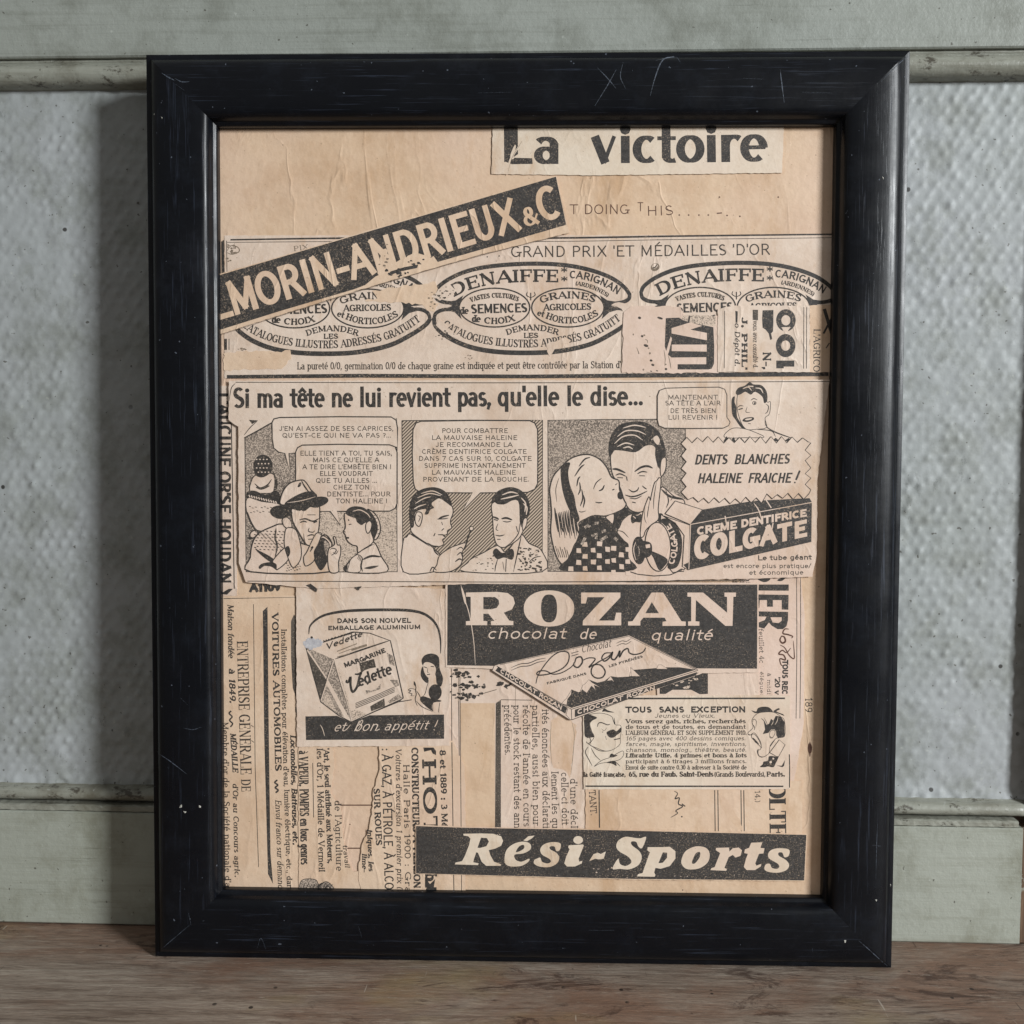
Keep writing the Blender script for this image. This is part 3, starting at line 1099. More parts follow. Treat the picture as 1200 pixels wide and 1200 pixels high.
# torn places on that sheet, where the print came away
for q, sdn in (([(262, 414), (300, 411), (330, 413), (340, 410), (341, 420), (330, 432), (262, 434)], 1), ([(427, 352), (442, 350), (440, 346), (436, 341), (510, 330), (513, 338), (507, 352), (514, 356), (509, 366), (500, 364), (495, 357)], 2),
             ([(514, 372), (522, 380), (533, 391), (545, 398), (538, 399), (522, 391), (511, 381)], 3), ([(640, 404), (660, 396), (668, 400), (650, 409), (644, 418), (641, 412)], 4),
             ([(505, 347), (514, 339), (527, 333), (535, 341), (528, 348), (516, 352)], 5), ([(716, 357), (726, 354), (740, 356), (742, 372), (728, 362)], 6)):
    t_ = sd.sub('torn_or_shade_patch')
    t_.sheet(q, 'newsprint_tan' if sdn in (1, 2) else 'newsprint', .9, sdn)
for (cx, cy, rx, ry, n_, s_, sdn) in ((520, 345, 9, 8, 16, 1.5, 11), (525, 392, 14, 8, 16, 1.3, 12), (505, 350, 8, 12, 12, 1.1, 13), (550, 418, 5, 3, 6, 1.0, 14), (286, 409, 6, 3, 5, 1.6, 15)):
    blot(sd, cx, cy, rx, ry, n_, s_, 'ink_faint' if sdn > 12 else 'ink_text', sdn)
sd.E_(768, 313, 5, 4.4, 'ink_faint', 0, -.5)
sd.E_(767.4, 311.8, 3.4, 2.6, 'newsprint', 0, -.5)
sd.L_([(764.5, 314), (768, 313), (770, 309.5)], 1.4, 'ink_text')

# ---- small upright pieces pasted over the third oval
c = piece('text_clipping', 2, 'small clipping with pale letters on a black block')
c.sheet([(731, 366), (739, 359), (797, 359), (803, 372), (842, 370), (842, 437), (729, 437)], 'newsprint_pink', .7, 21)
c.at(740, 350, 10)
c.F_([(402, 228), (560, 222), (600, 250), (650, 265), (690, 240), (700, 282), (800, 300), (960, 335), (970, 560), (968, 760), (940, 820), (900, 830), (540, 830), (540, 770), (470, 690), (420, 650), (390, 560)], 'ink_block', sm=False)
c.F_([(470, 345), (690, 278), (830, 318), (690, 362), (885, 402), (885, 488), (470, 408)], 'newsprint_pink', sm=False)
c.F_([(472, 538), (882, 538), (882, 620), (472, 614)], 'newsprint_pink', sm=False)
c.F_([(472, 690), (876, 686), (876, 768), (540, 768), (540, 830), (472, 830)], 'newsprint_pink', sm=False)
c.F_([(600, 200), (680, 190), (880, 195), (990, 205), (985, 320), (880, 318), (700, 280), (640, 265), (590, 240)], 'tone_light', sm=False)
c.F_([(670, 205), (690, 205), (680, 275), (660, 270)], 'ink', sm=False)
c.F_([(460, 440), (475, 470), (440, 620), (420, 670), (400, 640)], 'newsprint_pink', sm=False)
for (x, y, w_, h_) in [(95, 225, 20, 16), (335, 228, 36, 14), (125, 440, 16, 14), (150, 428, 12, 10), (170, 550, 30, 16), (215, 640, 12, 14), (230, 725, 18, 14), (250, 776, 20, 14), (140, 832, 10, 12), (400, 770, 12, 10), (405, 825, 16, 14), (22, 420, 8, 12), (85, 640, 7, 10), (200, 580, 10, 10), (230, 850, 14, 6), (300, 845, 14, 6)]:
    c.E_(x, y, w_, h_, 'ink_text' if w_ > 12 else 'ink_faint', 0, .3, None, 8)
for q in ([(60, 570), (80, 620), (90, 650)], [(380, 600), (395, 700), (390, 790)], [(430, 660), (450, 740), (462, 820)], [(160, 475), (185, 490), (190, 520)]):
    c.L_(q, 9, 'ink_faint')

c = piece('text_clipping', 3, 'upright clipping with a pointing hand and large rotated letters')
c.sheet([(841, 362), (862, 358), (949, 358), (949, 436), (841, 436)], 'newsprint', .35, 22)
c.at(780, 300, 6)
c.L_([(415, 385), (412, 790)], 5, 'ink_text', False)
c.F_([(490, 385), (508, 390), (505, 470), (492, 470)], 'ink', sm=False)
c.T_("o Dépôt d.", [(486, 470), (486, 775)], 38, (.2, .09, .06), 'ink', it=.15)
c.T_("J. PHIL'", [(534, 430), (534, 800)], 42, (.36, .16, .12), 'ink')
c.F_([(612, 378), (650, 378), (650, 452), (612, 450)], 'tone_dark', sm=False)
c.T_('vous avez consulté d.', [(614, 455), (614, 790)], 36, (.13, .09, .06), 'ink_text')
c.F_([(682, 382), (758, 380), (758, 470), (755, 530), (742, 545), (750, 585), (735, 590), (725, 545), (700, 515), (682, 505), (678, 440)], 'ink_block', sm=False)
c.T_("N°,", [(682, 672), (684, 800)], 60, (.26, .16, .05), 'ink')
# C O L reading downwards
c.E_(846, 452, 69, 78, 'ink_block', 0, 0, (32, 36), 30)
c.F_([(815, 500), (880, 500), (850, 540), (835, 540)], 'newsprint', sm=False)
c.E_(844, 630, 69, 82, 'ink_block', 0, 0, (32, 36), 30)
c.F_([(778, 735), (905, 735), (905, 778), (830, 778), (832, 790), (778, 790)], 'ink_block', sm=False)
c.L_([(972, 360), (970, 792)], 5, 'ink_text', False)
c.L_([(992, 360), (990, 792)], 5, 'ink_text', False)
c = piece('text_clipping', 2, 'narrow clipping at the right edge with a line of tall serif capitals')
c.sheet([(949, 358), (979, 357), (979, 436), (949, 436)], 'newsprint_tan', .3, 23)
c.T_("L'AGRICO", [(953.5, 385), (953, 436)], 8, ROMAN, 'ink_text')
c.L_([(966, 362), (975, 392)], 4, 'ink', False)
c.L_([(977, 368), (965, 391)], 2.4, 'ink', False)
c.L_([(972, 402), (968, 408)], 1.4, 'ink_text')

# ---- words at the very top
c = piece('headline_clipping', 2, 'pale strip with large words at the top edge')
c.sheet([(577.5, 146), (612, 145), (618, 148), (919, 146), (916.5, 202.5), (800, 204), (695, 205.5), (576, 204)], 'newsprint_pale', .25, 31)
c.at(480, 140, 4.8)
c.F_([(530, 10), (608, 10), (610, 195), (580, 215), (690, 218), (692, 250), (575, 252), (540, 238), (532, 240)], 'ink_block', sm=False)
c.at(0, 0, 1)
c.T_('a', [(626, 192.2), (657, 192.2)], 46, (.225, .10, 0), 'ink_block')
c.T_('victoire', [(693, 191.4), (800, 190.6), (899, 189.2)], 46, (.225, .10, 0), 'ink_block')
c.L_([(617, 146), (610, 168), (601, 182), (597, 190), (594, 205)], 2.2, 'newsprint_pale')
c.L_([(604, 170), (600, 183), (602, 186)], 4, 'newsprint_pale')
c.L_([(612, 165), (607, 173), (600, 185), (595, 203)], .5, 'ink_faint')

# ---- the tilted name strip
c = piece('name_strip', 4, 'black tilted strip with pale condensed capitals')
c.sheet([(250, 323), (652, 206.3), (664.5, 262.5), (667.5, 272.5), (560, 299), (420, 340), (250, 394)], 'newsprint_tan', .25, 41)
c.F_([(250, 324.5), (450, 266), (651.5, 207), (663.5, 263.5), (590, 285), (513, 307), (508, 300), (500, 306), (484, 303), (476, 312), (468, 316), (452, 319), (440, 324), (428, 334), (415, 339), (330, 364), (250, 389)], 'ink_block', sm=False)
c.T_('LMORIN-ANDRIEUX', [(251, 377), (612, 269.5)], 40.5, (.175, .155, 0), 'newsprint_tan')
c.T_('&', [(616, 266), (633, 261.5)], 22, (.2, .1, .0), 'newsprint_tan')
c.T_('C', [(634.5, 261.5), (660.5, 254)], 41, (.175, .16, 0), 'newsprint_tan')
t_ = c.sub('torn_or_shade_patch')
t_.sheet([(444, 296), (452, 291), (455, 303), (463, 308), (478, 300), (486, 296), (500, 299), (512, 306), (500, 310), (478, 317), (466, 314), (455, 327), (447, 330), (442, 320), (446, 308)], 'newsprint_tan', 1.0, 42)
blot(c, 463, 320, 16, 5, 18, 2.0, 'ink_block', 43)
blot(c, 490, 308, 12, 5, 10, 1.6, 'ink_block', 44)
blot(c, 452, 306, 8, 12, 10, 1.5, 'ink_faint', 45)
c.F_([(455, 323), (470, 318), (489, 314), (490, 310), (474, 313), (458, 318)], 'ink_block', sm=False)
c.L_([(250, 395), (420, 341), (560, 300), (667, 273.5)], .6, 'ink_faint')

# ---- left edge: upright capitals half hidden by the frame
c = piece('text_clipping', 1, 'narrow clipping of upright capitals half hidden by the left rail')
c.sheet([(246, 452), (277, 452), (278, 698), (246, 698)], 'newsprint', .3, 51)
c.T_("L'AUCUNE OR'SE HOUDAN", [(256.0, 460), (256.5, 684)], 14.5, (.26, .17, 0), 'ink')
c.L_([(271, 492), (273, 600), (274.5, 690)], 1.2, 'ink', False)
c.F_([(258, 696), (268, 690), (273, 690), (266, 697)], 'ink', sm=False)
c.T_('A1109', [(293, 694), (328, 693)], 11, (.3, .26, .0), 'ink_block')

# ---- left columns of upright text
c = piece('text_clipping', 1, 'tall clipping of upright text lines with a thick black rule')
c.sheet([(247, 699), (346, 698), (349, 870), (352, 1062), (247, 1062)], 'newsprint_tan', .3, 52)
c.L_([(262, 701.5), (347, 700), (348, 840)], .9, 'ink_text', False)
c.L_([(297, 708), (299, 900), (303, 1016)], .8, 'ink_text', False)
c.F_([(308, 716), (313.5, 711), (315, 860), (317, 1000), (320, 1036), (314, 1024), (309.5, 860)], 'ink_block', sm=False)
c.F_([(341, 728), (344.5, 720), (347, 724), (347, 818), (343, 806), (341, 770)], 'tone_dark', sm=False)
c.F_([(346, 828), (349, 830), (348, 836), (346, 834)], 'ink', sm=False)
c.T_('Maison fondée', [(266.5, 708), (267.5, 771)], 7.4, (.2, .1, .05), 'ink_text', it=.2)
c.T_('à 1849.', [(268, 783), (269, 824)], 7.6, (.24, .12, .05), 'ink', it=.2)
c.L_([(271, 833), (268.5, 836), (272, 840), (269, 844), (272.5, 848), (270, 852)], 1.8, 'ink', True, 1)
c.T_('MÉDAILLE', [(269.5, 859), (272.5, 905)], 7, (.24, .12, .05), 'ink', it=.2)
c.T_("d'Or au Concours agric.", [(272.5, 918), (275, 1028)], 6.6, (.2, .1, .06), 'ink_text', it=.15)
c.T_("Membre d'or de la Société nationale d'ag", [(260.5, 846), (264, 1046)], 7.2, (.16, .09, .06), 'ink_text')
c.T_('ENTREPRISE GÉNÉRALE', [(277.5, 751), (282, 908)], 13, (.15, .06, .06), 'ink_text')
c.T_('DE', [(282.5, 913), (283, 928)], 11, (.15, .06, .06), 'ink_text')
c.T_('VOITURES AUTOMOBILES', [(318.5, 718), (320, 804), (322.5, 904)], 7.8, (.26, .12, .09), 'ink')
c.L_([(325, 914), (322, 917), (325.5, 920), (322.5, 923), (326, 926), (323, 929)], 2.0, 'ink', True, 1)
c.T_('Envoi franco sur demande', [(322.5, 937), (326, 1046)], 7.2, (.15, .08, .06), 'ink_text', it=.2)
c.T_("Installations complètes pour élévation d'eau, lumière électrique, etc., dans", [(329.5, 737), (331, 860), (336.5, 1046)], 6.6, (.17, .1, .07), 'ink_text')
c.T_('Locomobiles, Batteuses, etc.', [(340, 861), (343, 990)], 7, (.25, .13, .05), 'ink', it=.2)

c = piece('text_clipping', 2, 'torn clipping of upright text below the margarine advert')
c.sheet([(350, 868), (389, 868), (392, 895), (388, 930), (399, 945), (403, 985), (408, 1010), (414, 1022), (425, 1018), (426, 1062), (350, 1062)], 'newsprint_tan', .6, 53)
c.T_('à VAPEUR, POMPES en tous genres', [(350, 880), (352.5, 1013)], 11, (.20, .10, .03), 'ink')
c.L_([(366.5, 894), (367.5, 958)], .9, 'ink_text', False)
c.T_("les d'Or, 1 Médaille de Vermeil", [(371, 877), (373.5, 1022)], 7.6, (.17, .1, .07), 'ink_text')
c.T_("'Art, le seul attribué aux Moteurs,", [(379, 877), (384, 1012)], 7.0, (.22, .11, .06), 'ink')
c.T_("de l'Agriculture", [(392, 938), (394, 1021)], 8, (.14, .08, .07), 'ink_text')
c.T_('travail', [(401.5, 990), (404.5, 1017)], 6, (.16, .09, .05), 'ink_text', it=.2)
c.F_([(350, 1046), (352, 1034), (358, 1030), (370, 1031), (374, 1037), (382, 1033), (390, 1039), (392, 1050), (350, 1050)], 'tone', 0.8)
for k in range(9):
    c.L_([(353 + k * 4, 1050), (355 + k * 4, 1041), (358 + k * 4, 1034 + (k % 3))], .9, 'ink')
c.L_([(372, 1048), (374, 1038), (380, 1034)], 2.2, 'ink')
c.L_([(378, 1046), (384, 1038), (390, 1046)], 1.5, 'ink')
for q in ([(399, 943.5), (436, 943.5)], [(407, 994), (422, 994)], [(278, 992), (296, 993)]):
    g.L_(q, 1.4, 'ink_brown', False, 0)

c = piece('text_clipping', 3, 'torn clipping with bold upright lines naming engines and fuels')
c.sheet([(445, 868), (531, 868), (545, 900), (546, 1062), (424, 1062), (420, 1020), (424, 990), (431, 975), (437, 945), (437, 928), (444, 905)], 'newsprint_tan', .6, 54)
c.T_(': À GAZ, À PÉTROLE, À ALCOOL', [(447, 877), (449, 962), (451, 1058)], 11, (.15, .13, 0), 'ink')
c.T_('SUR ROUES', [(437.5, 924), (440.5, 991)], 7.6, (.24, .12, .08), 'ink')
c.T_('iniques, les', [(430, 972), (432, 1021)], 6.4, (.25, .13, .05), 'ink', it=.2)
c.T_('lime-', [(424, 1000), (424.5, 1022)], 6, (.25, .13, .05), 'ink', it=.2)
c.T_("Voitures d'excursion 1 premier prix (M", [(463.5, 877), (465.5, 1050)], 7, (.15, .09, .06), 'ink_text', it=.15)
c.T_('Halle Paris 1900 : Gran', [(472.5, 895), (475, 1056)], 7.4, (.16, .1, .07), 'ink_text')
c.T_('CONSTRUCTEURS A VIERZON (C', [(482, 876), (485, 1056)], 8.2, (.26, .12, .06), 'ink')
c.F_([(496, 876), (508, 876), (511, 880), (511, 885), (507, 883), (505, 879), (497, 881)], 'ink', sm=False)
c.T_('HOT', [(494.5, 888), (497, 984)], 16.5, (.36, .14, .14), 'ink')
c.F_([(498, 1028), (504, 1036), (510, 1030), (508, 1042), (498, 1040)], 'ink', sm=False)
c.T_('b t', [(498, 1022), (499, 1046)], 14, (.3, .16, .08), 'ink')
c.T_('8 et 1889 : 3 Méda', [(515, 879), (518, 984)], 7.4, (.24, .13, .06), 'ink')
c.L_([(529.5, 870), (532, 1050)], 1.0, 'ink_text', False)
c.L_([(539, 790), (541, 1050)], .8, 'ink_text', False)

# ---- typewritten columns in the middle
c = piece('text_clipping', 1, 'clipping of upright typewritten lines beside a grey rule')
c.sheet([(524, 782), (700, 782), (700, 985), (524, 985)], 'newsprint', .3, 55)
c.L_([(529, 784), (530, 972)], .9, 'ink_text', False)
c.L_([(537.5, 822), (539, 972)], .8, 'ink_text', False)
c.F_([(539, 824), (580, 824), (580, 972), (541, 972)], 'kraft', sm=False)
c.F_([(581, 824), (587, 820), (587, 972), (580, 972)], 'tone_dark', sm=False)
c.L_([(587, 820), (624, 820.5)], .8, 'ink_text', False)
c.L_([(604, 806), (604, 838)], .5, 'ink_faint', False)
c.L_([(548, 818), (582, 808)], 1, 'ink_faint')
for s_, x, y0, y1 in (('précédentes.', 590.5, 826, 885), ('pour le stock restant des ann', 601.5, 826, 971), ("récolte de l'année en cours", 612.5, 826, 969), ('partielles, aussi bien pour', 623.5, 826, 968),
                      ('ités énoncées aux déclarati', 635, 831, 971), ('lement les qu', 646, 904, 971), ('celle-ci doit', 657.5, 905, 967), ("d'une décl", 668, 912, 971)):
    c.T_(s_, [(x, y0), (x + 1, y1)], 8.6, TYPE, 'ink_text')
t_ = c.sub('torn_or_shade_patch')
t_.sheet([(645, 845), (655, 836), (668, 842), (676, 850), (672, 880), (670, 900), (668, 912), (660, 902), (648, 900), (644, 880)], 'newsprint_tan', .9, 56)
t_.L_([(646, 846), (645, 872), (647, 898)], .6, 'ink_faint')
t_.L_([(670, 845), (673, 862), (671, 890), (669, 908)], .6, 'ink_faint')
for k, (cx, cy, rx, n_) in enumerate(((541, 791, 22, 22), (548, 803, 24, 26), (545, 815, 22, 24), (590, 802, 14, 12))):
    blot(c, cx, cy, rx, 4.5, n_, 2.4, 'ink', 60 + k)

# ---- lower right pieces
c = piece('text_clipping', 2, 'tan clipping with double rules and tall serif capitals at lower right')
c.sheet([(686, 915), (940, 915), (940, 985), (686, 985)], 'newsprint_tan', .3, 57)
c.L_([(702, 926), (702.5, 970)], 1.4, 'ink', False)
c.T_('TANT.', [(690, 926), (692, 956)], 8, TYPE, 'ink_text')
for x in (837.5, 841.2, 868.3, 871.6):
    c.L_([(x, 926), (x + .6, 974)], 1.1, 'ink', False, 0)
c.T_('14,)', [(884.5, 926), (885, 941)], 6.5, TYPE, 'ink_text')
c.T_('OLTE', [(901, 918), (902, 980)], 19.5, (.26, .07, .06), 'ink')
c.L_([(790, 927), (794, 930), (791, 936), (796, 935), (795, 942), (800, 945), (792, 950), (794, 953), (786, 958)], 1.5, 'ink')
c.L_([(799, 942), (803, 945)], 1.4, 'ink')
c.E_(799, 957, 1, 1, 'ink', 0, 0, None, 8)
t_ = c.sub('torn_or_shade_patch')  # shadow of a crease, put in as a darker tan overlay
t_.sheet([(842, 929), (849, 934), (868, 962), (870, 974), (862, 968), (845, 946)], 'kraft', .5, 58)

c = piece('text_clipping', 1, 'tall right hand clipping with rotated black capitals and a signature')
c.sheet([(868, 676), (938, 672), (943, 720), (942, 848), (930, 920), (830, 920), (830, 780), (868, 780)], 'newsprint_pink', .3, 59)
c.at(870, 660, 7.055)
c.F_([(95, 95), (100, 70), (225, 120), (210, 150), (170, 155), (120, 130)], 'ink', sm=True)
c.F_([(290, 145), (330, 145), (385, 95), (375, 85), (350, 110), (300, 130)], 'ink', sm=True)
c.F_([(130, 176), (383, 176), (383, 228), (130, 226)], 'ink_block', sm=False)
c.F_([(128, 258), (382, 262), (380, 385), (325, 383), (325, 305), (252, 305), (252, 360), (203, 360), (203, 305), (143, 305), (140, 370), (128, 370)], 'ink_block', sm=False)
c.F_([(132, 398), (378, 402), (377, 470), (365, 520), (335, 545), (290, 545), (240, 515), (220, 490), (180, 540), (135, 530), (135, 490), (185, 470), (200, 442), (133, 440)], 'ink_block', sm=False,
     holes=[[(232, 447), (325, 447), (325, 475), (300, 495), (250, 490)]])
c.T_('feuillet 4c', [(134, 540), (140, 830)], 42, TYPE, 'ink_text')
c.L_([(385, 545), (350, 545), (335, 580), (375, 590), (415, 605), (405, 620)], 13, 'ink_brown')
c.L_([(325, 600), (310, 635), (330, 660), (355, 645), (345, 610), (318, 602)], 16, 'ink_brown')
c.L_([(310, 675), (350, 700), (385, 760), (425, 790), (428, 740), (420, 640)], 11, 'ink_brown')
c.L_([(400, 700), (365, 740), (330, 720), (300, 750), (340, 760), (355, 800), (310, 790), (320, 840), (345, 850)], 13, 'ink_brown')
c.T_('TOUS REC', [(330, 800), (325, 1085)], 50, (.22, .2, 0), 'ink')
c.T_("'20 v", [(268, 940), (266, 1088)], 46, (.24, .13, .06), 'ink')
c.T_("à midi", [(206, 905), (205, 1088)], 32, TYPE, 'ink_text')
c.T_("élégue:", [(145, 895), (145, 1092)], 32, TYPE, 'ink_text')
c.T_("rands 6", [(84, 895), (84, 1092)], 32, TYPE, 'ink_text')
c.T_("llure 5", [(14, 895), (14, 1092)], 32, TYPE, 'ink_text')
c.T_("grand", [(-40, 895), (-40, 1092)], 30, TYPE, 'ink_text')
c.T_("ombes", [(-90, 910), (-90, 1092)], 30, TYPE, 'ink_text')
c.L_([(-188, 895), (-188, 1075)], 5, 'ink_text', False)
c.at(0, 0, 1)
for x in (933.5, 938):
    c.L_([(x, 676), (x + .3, 760), (x - .6, 842)], .8, 'ink_text', True, .9)
g.T_('189', [(943.5, 817), (943.5, 835)], 8.6, TYPE, 'ink_text')
c.T_('Cai', [(859, 672), (859, 683)], 6, TYPE, 'ink_text')
c.T_('et', [(867, 676), (867, 684)], 6, TYPE, 'ink_text')
c.T_('oni', [(874, 673), (874, 684)], 6, TYPE, 'ink_text')

# ---- the margarine advert
c = piece('food_advert', 4, 'advert with a wrapped margarine packet above a black band')
c.sheet([(347, 688), (412, 686), (523, 690), (527, 720), (527, 874), (348, 875)], 'newsprint', .3, 71)
c.at(340, 690, 6)
c.L_([(131, 320), (140, 262), (190, 212), (260, 180), (380, 158), (520, 150), (680, 148), (830, 152), (930, 172), (1000, 218), (1040, 280), (1057, 360), (1058, 455)], 21, 'ink', True, .22)
c.T_('DANS SON NOUVEL', [(328, 243), (850, 240)], 36, (.21, .2, 0), 'ink')
c.T_('EMBALLAGE ALUMINIUM', [(264, 292), (918, 284)], 32, (.22, .2, 0), 'ink')
pk = c.sub('wrapped_packet')
pk.F_([(110, 410), (230, 375), (440, 303), (560, 312), (705, 365), (795, 770), (430, 937), (340, 890), (215, 795)], 'newsprint', 7, False)
pk.F_([(110, 410), (305, 495), (262, 640)], 'tone', sm=False)
pk.F_([(110, 410), (262, 640), (215, 795)], 'tone_dark', sm=False)
pk.F_([(305, 495), (268, 640), (420, 930), (400, 860)], 'tone_dark', sm=False)
pk.F_([(305, 495), (340, 620), (425, 930), (400, 900), (300, 700), (272, 640)], 'tone', sm=False)
pk.F_([(215, 795), (255, 670), (380, 900), (340, 890)], 'tone', sm=False)
pk.F_([(230, 800), (260, 720), (330, 870)], 'tone_light', sm=False)
pk.L_([(120, 430), (262, 640), (420, 925)], 9, 'newsprint', False, .7)
pk.L_([(306, 500), (262, 645), (216, 790)], 7, 'newsprint', False, .7)
pk.L_([(298, 510), (254, 640), (210, 785)], 5, 'ink', False, .6)
pk.L_([(305, 495), (345, 640), (395, 800), (430, 935)], 5, 'ink', True, .6)
pk.L_([(340, 560), (395, 760), (440, 925)], 10, 'tone_light', True, .6)
pk.L_([(110, 410), (160, 600), (215, 795), (340, 890), (430, 937)], 7, 'ink', False, .8)
pk.L_([(230, 378), (340, 342), (430, 312), (450, 306), (560, 312), (705, 365)], 6, 'ink', False, .8)
pk.L_([(315, 494), (500, 430), (705, 362)], 12, 'ink', True, .3)
pk.L_([(705, 365), (745, 540), (795, 765), (770, 790), (600, 860), (430, 937)], 9, 'ink', False, .8)
pk.T_('MARGARINE', [(385, 556), (530, 505), (674, 446)], 36, (.25, .22, 0), 'ink', h1=34)
pk.T_('MARGARINE', [(235, 378), (435, 318)], 16, (.28, .24, 0), 'ink')
pk.T_('Vedette', [(250, 432), (510, 335)], 44, (.18, .15, 0), 'ink', it=.4)
for a, b, w_ in (((330, 440), (470, 385), 7), ((345, 455), (440, 420), 5), ((430, 430), (540, 395), 16), ((330, 480), (420, 455), 6), ((560, 405), (640, 380), 4)):
    pk.L_([a, b], w_, 'ink_faint', False)
pk.F_([(485, 522), (590, 492), (604, 552), (560, 560), (520, 575), (500, 596)], 'tone_dark', sm=False)
pk.F_([(530, 712), (570, 716), (610, 700), (636, 668), (634, 705), (536, 738)], 'tone', sm=False)
pk.F_([(563, 826), (662, 770), (668, 825), (570, 862)], 'tone_dark', sm=False)
pk.F_([(680, 450), (720, 470), (738, 545), (700, 530)], 'tone', sm=False)
pk.F_([(700, 640), (755, 640), (768, 680), (740, 690)], 'tone', sm=False)
pk.F_([(690, 790), (760, 740), (790, 765), (700, 805)], 'tone', sm=False)
pk.F_([(420, 860), (460, 850), (540, 880), (440, 925)], 'tone_light', sm=False)
for k in range(4):
    pk.L_([(460, 806 + k * 11), (600, 750 + k * 11), (735, 690 + k * 11)], 5, 'ink_text', False)
# brush lettering on the packet
for q, w_ in (([(400, 640), (395, 655), (410, 655), (425, 620), (425, 680), (440, 725), (470, 690), (488, 620), (500, 590), (480, 600), (455, 600)], 17),
              ([(470, 690), (490, 680)], 10)):
    pk.L_(q, w_, 'ink', True, .55)
pk.T_('edette', [(486, 692), (722, 598)], 84, (.18, .16, 0), 'ink', it=.12)
pk.L_([(470, 694), (488, 672), (500, 680)], 10, 'ink')
pk.L_([(540, 672), (552, 664)], 10, 'ink')
t_ = pk.sub('torn_or_shade_patch')
t_.sheet([(92, 372), (120, 352), (150, 345), (190, 352), (232, 370), (222, 400), (190, 412), (150, 432), (118, 415), (100, 400)], 'scuffed_white', 5, 72)
c.E_(152, 342, 9, 9, 'ink', 0, 0, None, 8)
band = c.sub('black_band')
band.F_([(108, 897), (330, 893), (430, 937), (560, 889), (1082, 884), (1083, 1054), (112, 1063)], 'ink_block', sm=False)
band.L_([(212, 955), (228, 985), (243, 1035)], 5, 'newsprint', True)
band.T_('et', [(300, 1003), (385, 1001)], 66, (.10, .08, 0), 'newsprint', it=.5)
band.T_('bon', [(440, 1001), (612, 998)], 72, (.10, .08, 0), 'newsprint', it=.5)
band.T_('appétit', [(655, 996), (965, 988)], 66, (.10, .08, 0), 'newsprint', it=.5)
band.L_([(378, 1000), (400, 985), (425, 955)], 5, 'newsprint', True)
band.L_([(606, 998), (630, 985)], 5, 'newsprint', True)
band.L_([(470, 998), (510, 935), (500, 925), (482, 960)], 5, 'newsprint', True)
band.L_([(1040, 920), (1028, 950), (1016, 972)], 7, 'newsprint', True)
band.L_([(1010, 992), (1014, 990)], 8, 'newsprint', True)
lady = c.sub('drawn_woman')
lady.F_([(925, 500), (950, 466), (1000, 455), (1045, 480), (1052, 560), (1075, 630), (1058, 688), (1025, 655), (1020, 570), (1005, 530), (960, 520), (935, 540)], 'ink')
lady.F_([(935, 545), (918, 600), (935, 640), (965, 662), (972, 620)], 'ink')
lady.F_([(938, 528), (965, 515), (1005, 530), (1024, 560), (1018, 600), (985, 628), (958, 612), (940, 575)], 'newsprint')
lady.F_([(975, 625), (1020, 605), (1028, 660), (1035, 680), (985, 690), (965, 735), (975, 680)], 'newsprint')
lady.L_([(940, 548), (962, 556)], 6)
lady.L_([(988, 545), (1012, 548)], 6)
lady.L_([(968, 555), (966, 585), (975, 588)], 4)
lady.L_([(962, 603), (985, 600)], 6)
lady.E_(1020, 727, 46, 56, 'ink')
lady.F_([(930, 755), (985, 770), (1062, 785), (1040, 800), (1005, 810), (1000, 858), (918, 790)], 'ink')
lady.F_([(1003, 805), (1062, 800), (1045, 868), (1005, 862)], 'newsprint')
lady.L_([(975, 640), (962, 690), (950, 735), (935, 755)], 4)
lady.L_([(1003, 805), (1004, 862)], 4)
lady.L_([(1052, 800), (1042, 868)], 4)
lady.L_([(875, 650), (872, 670), (885, 690), (882, 715), (888, 740), (880, 770), (885, 800), (895, 822)], 6)
lady.L_([(888, 710), (850, 700), (832, 712), (850, 716), (835, 730), (858, 738), (850, 750), (875, 752)], 5)
lady.L_([(888, 715), (908, 745), (920, 770)], 5)
lady.L_([(888, 790), (930, 830), (1000, 862)], 5)
lady.L_([(870, 652), (878, 665), (884, 690)], 9)
lady.L_([(765, 795), (855, 780)], 6)

# ---- the chocolate advert
c = piece('food_advert', 5, 'black chocolate advert with a slab of chocolate in its wrapper')
c.sheet([(522, 681), (620, 682), (889, 683), (889, 788), (823, 789), (676, 840), (668, 840), (578, 784), (522, 782)], 'newsprint', .2, 81)
c.at(520, 670, 5)
c.F_([(22, 70), (600, 74), (1838, 75), (1836, 568), (1380, 566), (1085, 390), (300, 552), (20, 548)], 'ink_block', sm=False)
let = c.sub('shop_lettering')
let.F_([(130, 122), (310, 118), (375, 125), (408, 150), (417, 185), (400, 220), (352, 240), (384, 286), (408, 289), (408, 313), (278, 313), (276, 290), (297, 288), (262, 246), (232, 246), (232, 288), (255, 290), (255, 313), (130, 313), (130, 290), (158, 288), (158, 147), (130, 146)], 'paper', sm=False,
       holes=[[(232, 148), (300, 148), (322, 165), (325, 190), (310, 212), (280, 220), (232, 220)]])
t_ = np.linspace(0, 2 * np.pi, 40, endpoint=False)
sq = lambda cx, cy, a, b, e: np.stack([cx + a * np.sign(np.cos(t_)) * np.abs(np.cos(t_)) ** e, cy + b * np.sign(np.sin(t_)) * np.abs(np.sin(t_)) ** e], 1)
let.F_(sq(617, 215, 148, 106, .93), 'paper', sm=False, holes=[sq(617, 215, 47, 82, .8)])
let.F_([(805, 122), (1035, 122), (1035, 150), (908, 286), (1000, 286), (1010, 240), (1040, 240), (1040, 314), (814, 314), (816, 286), (942, 149), (842, 149), (832, 186), (805, 186)], 'paper', sm=False)
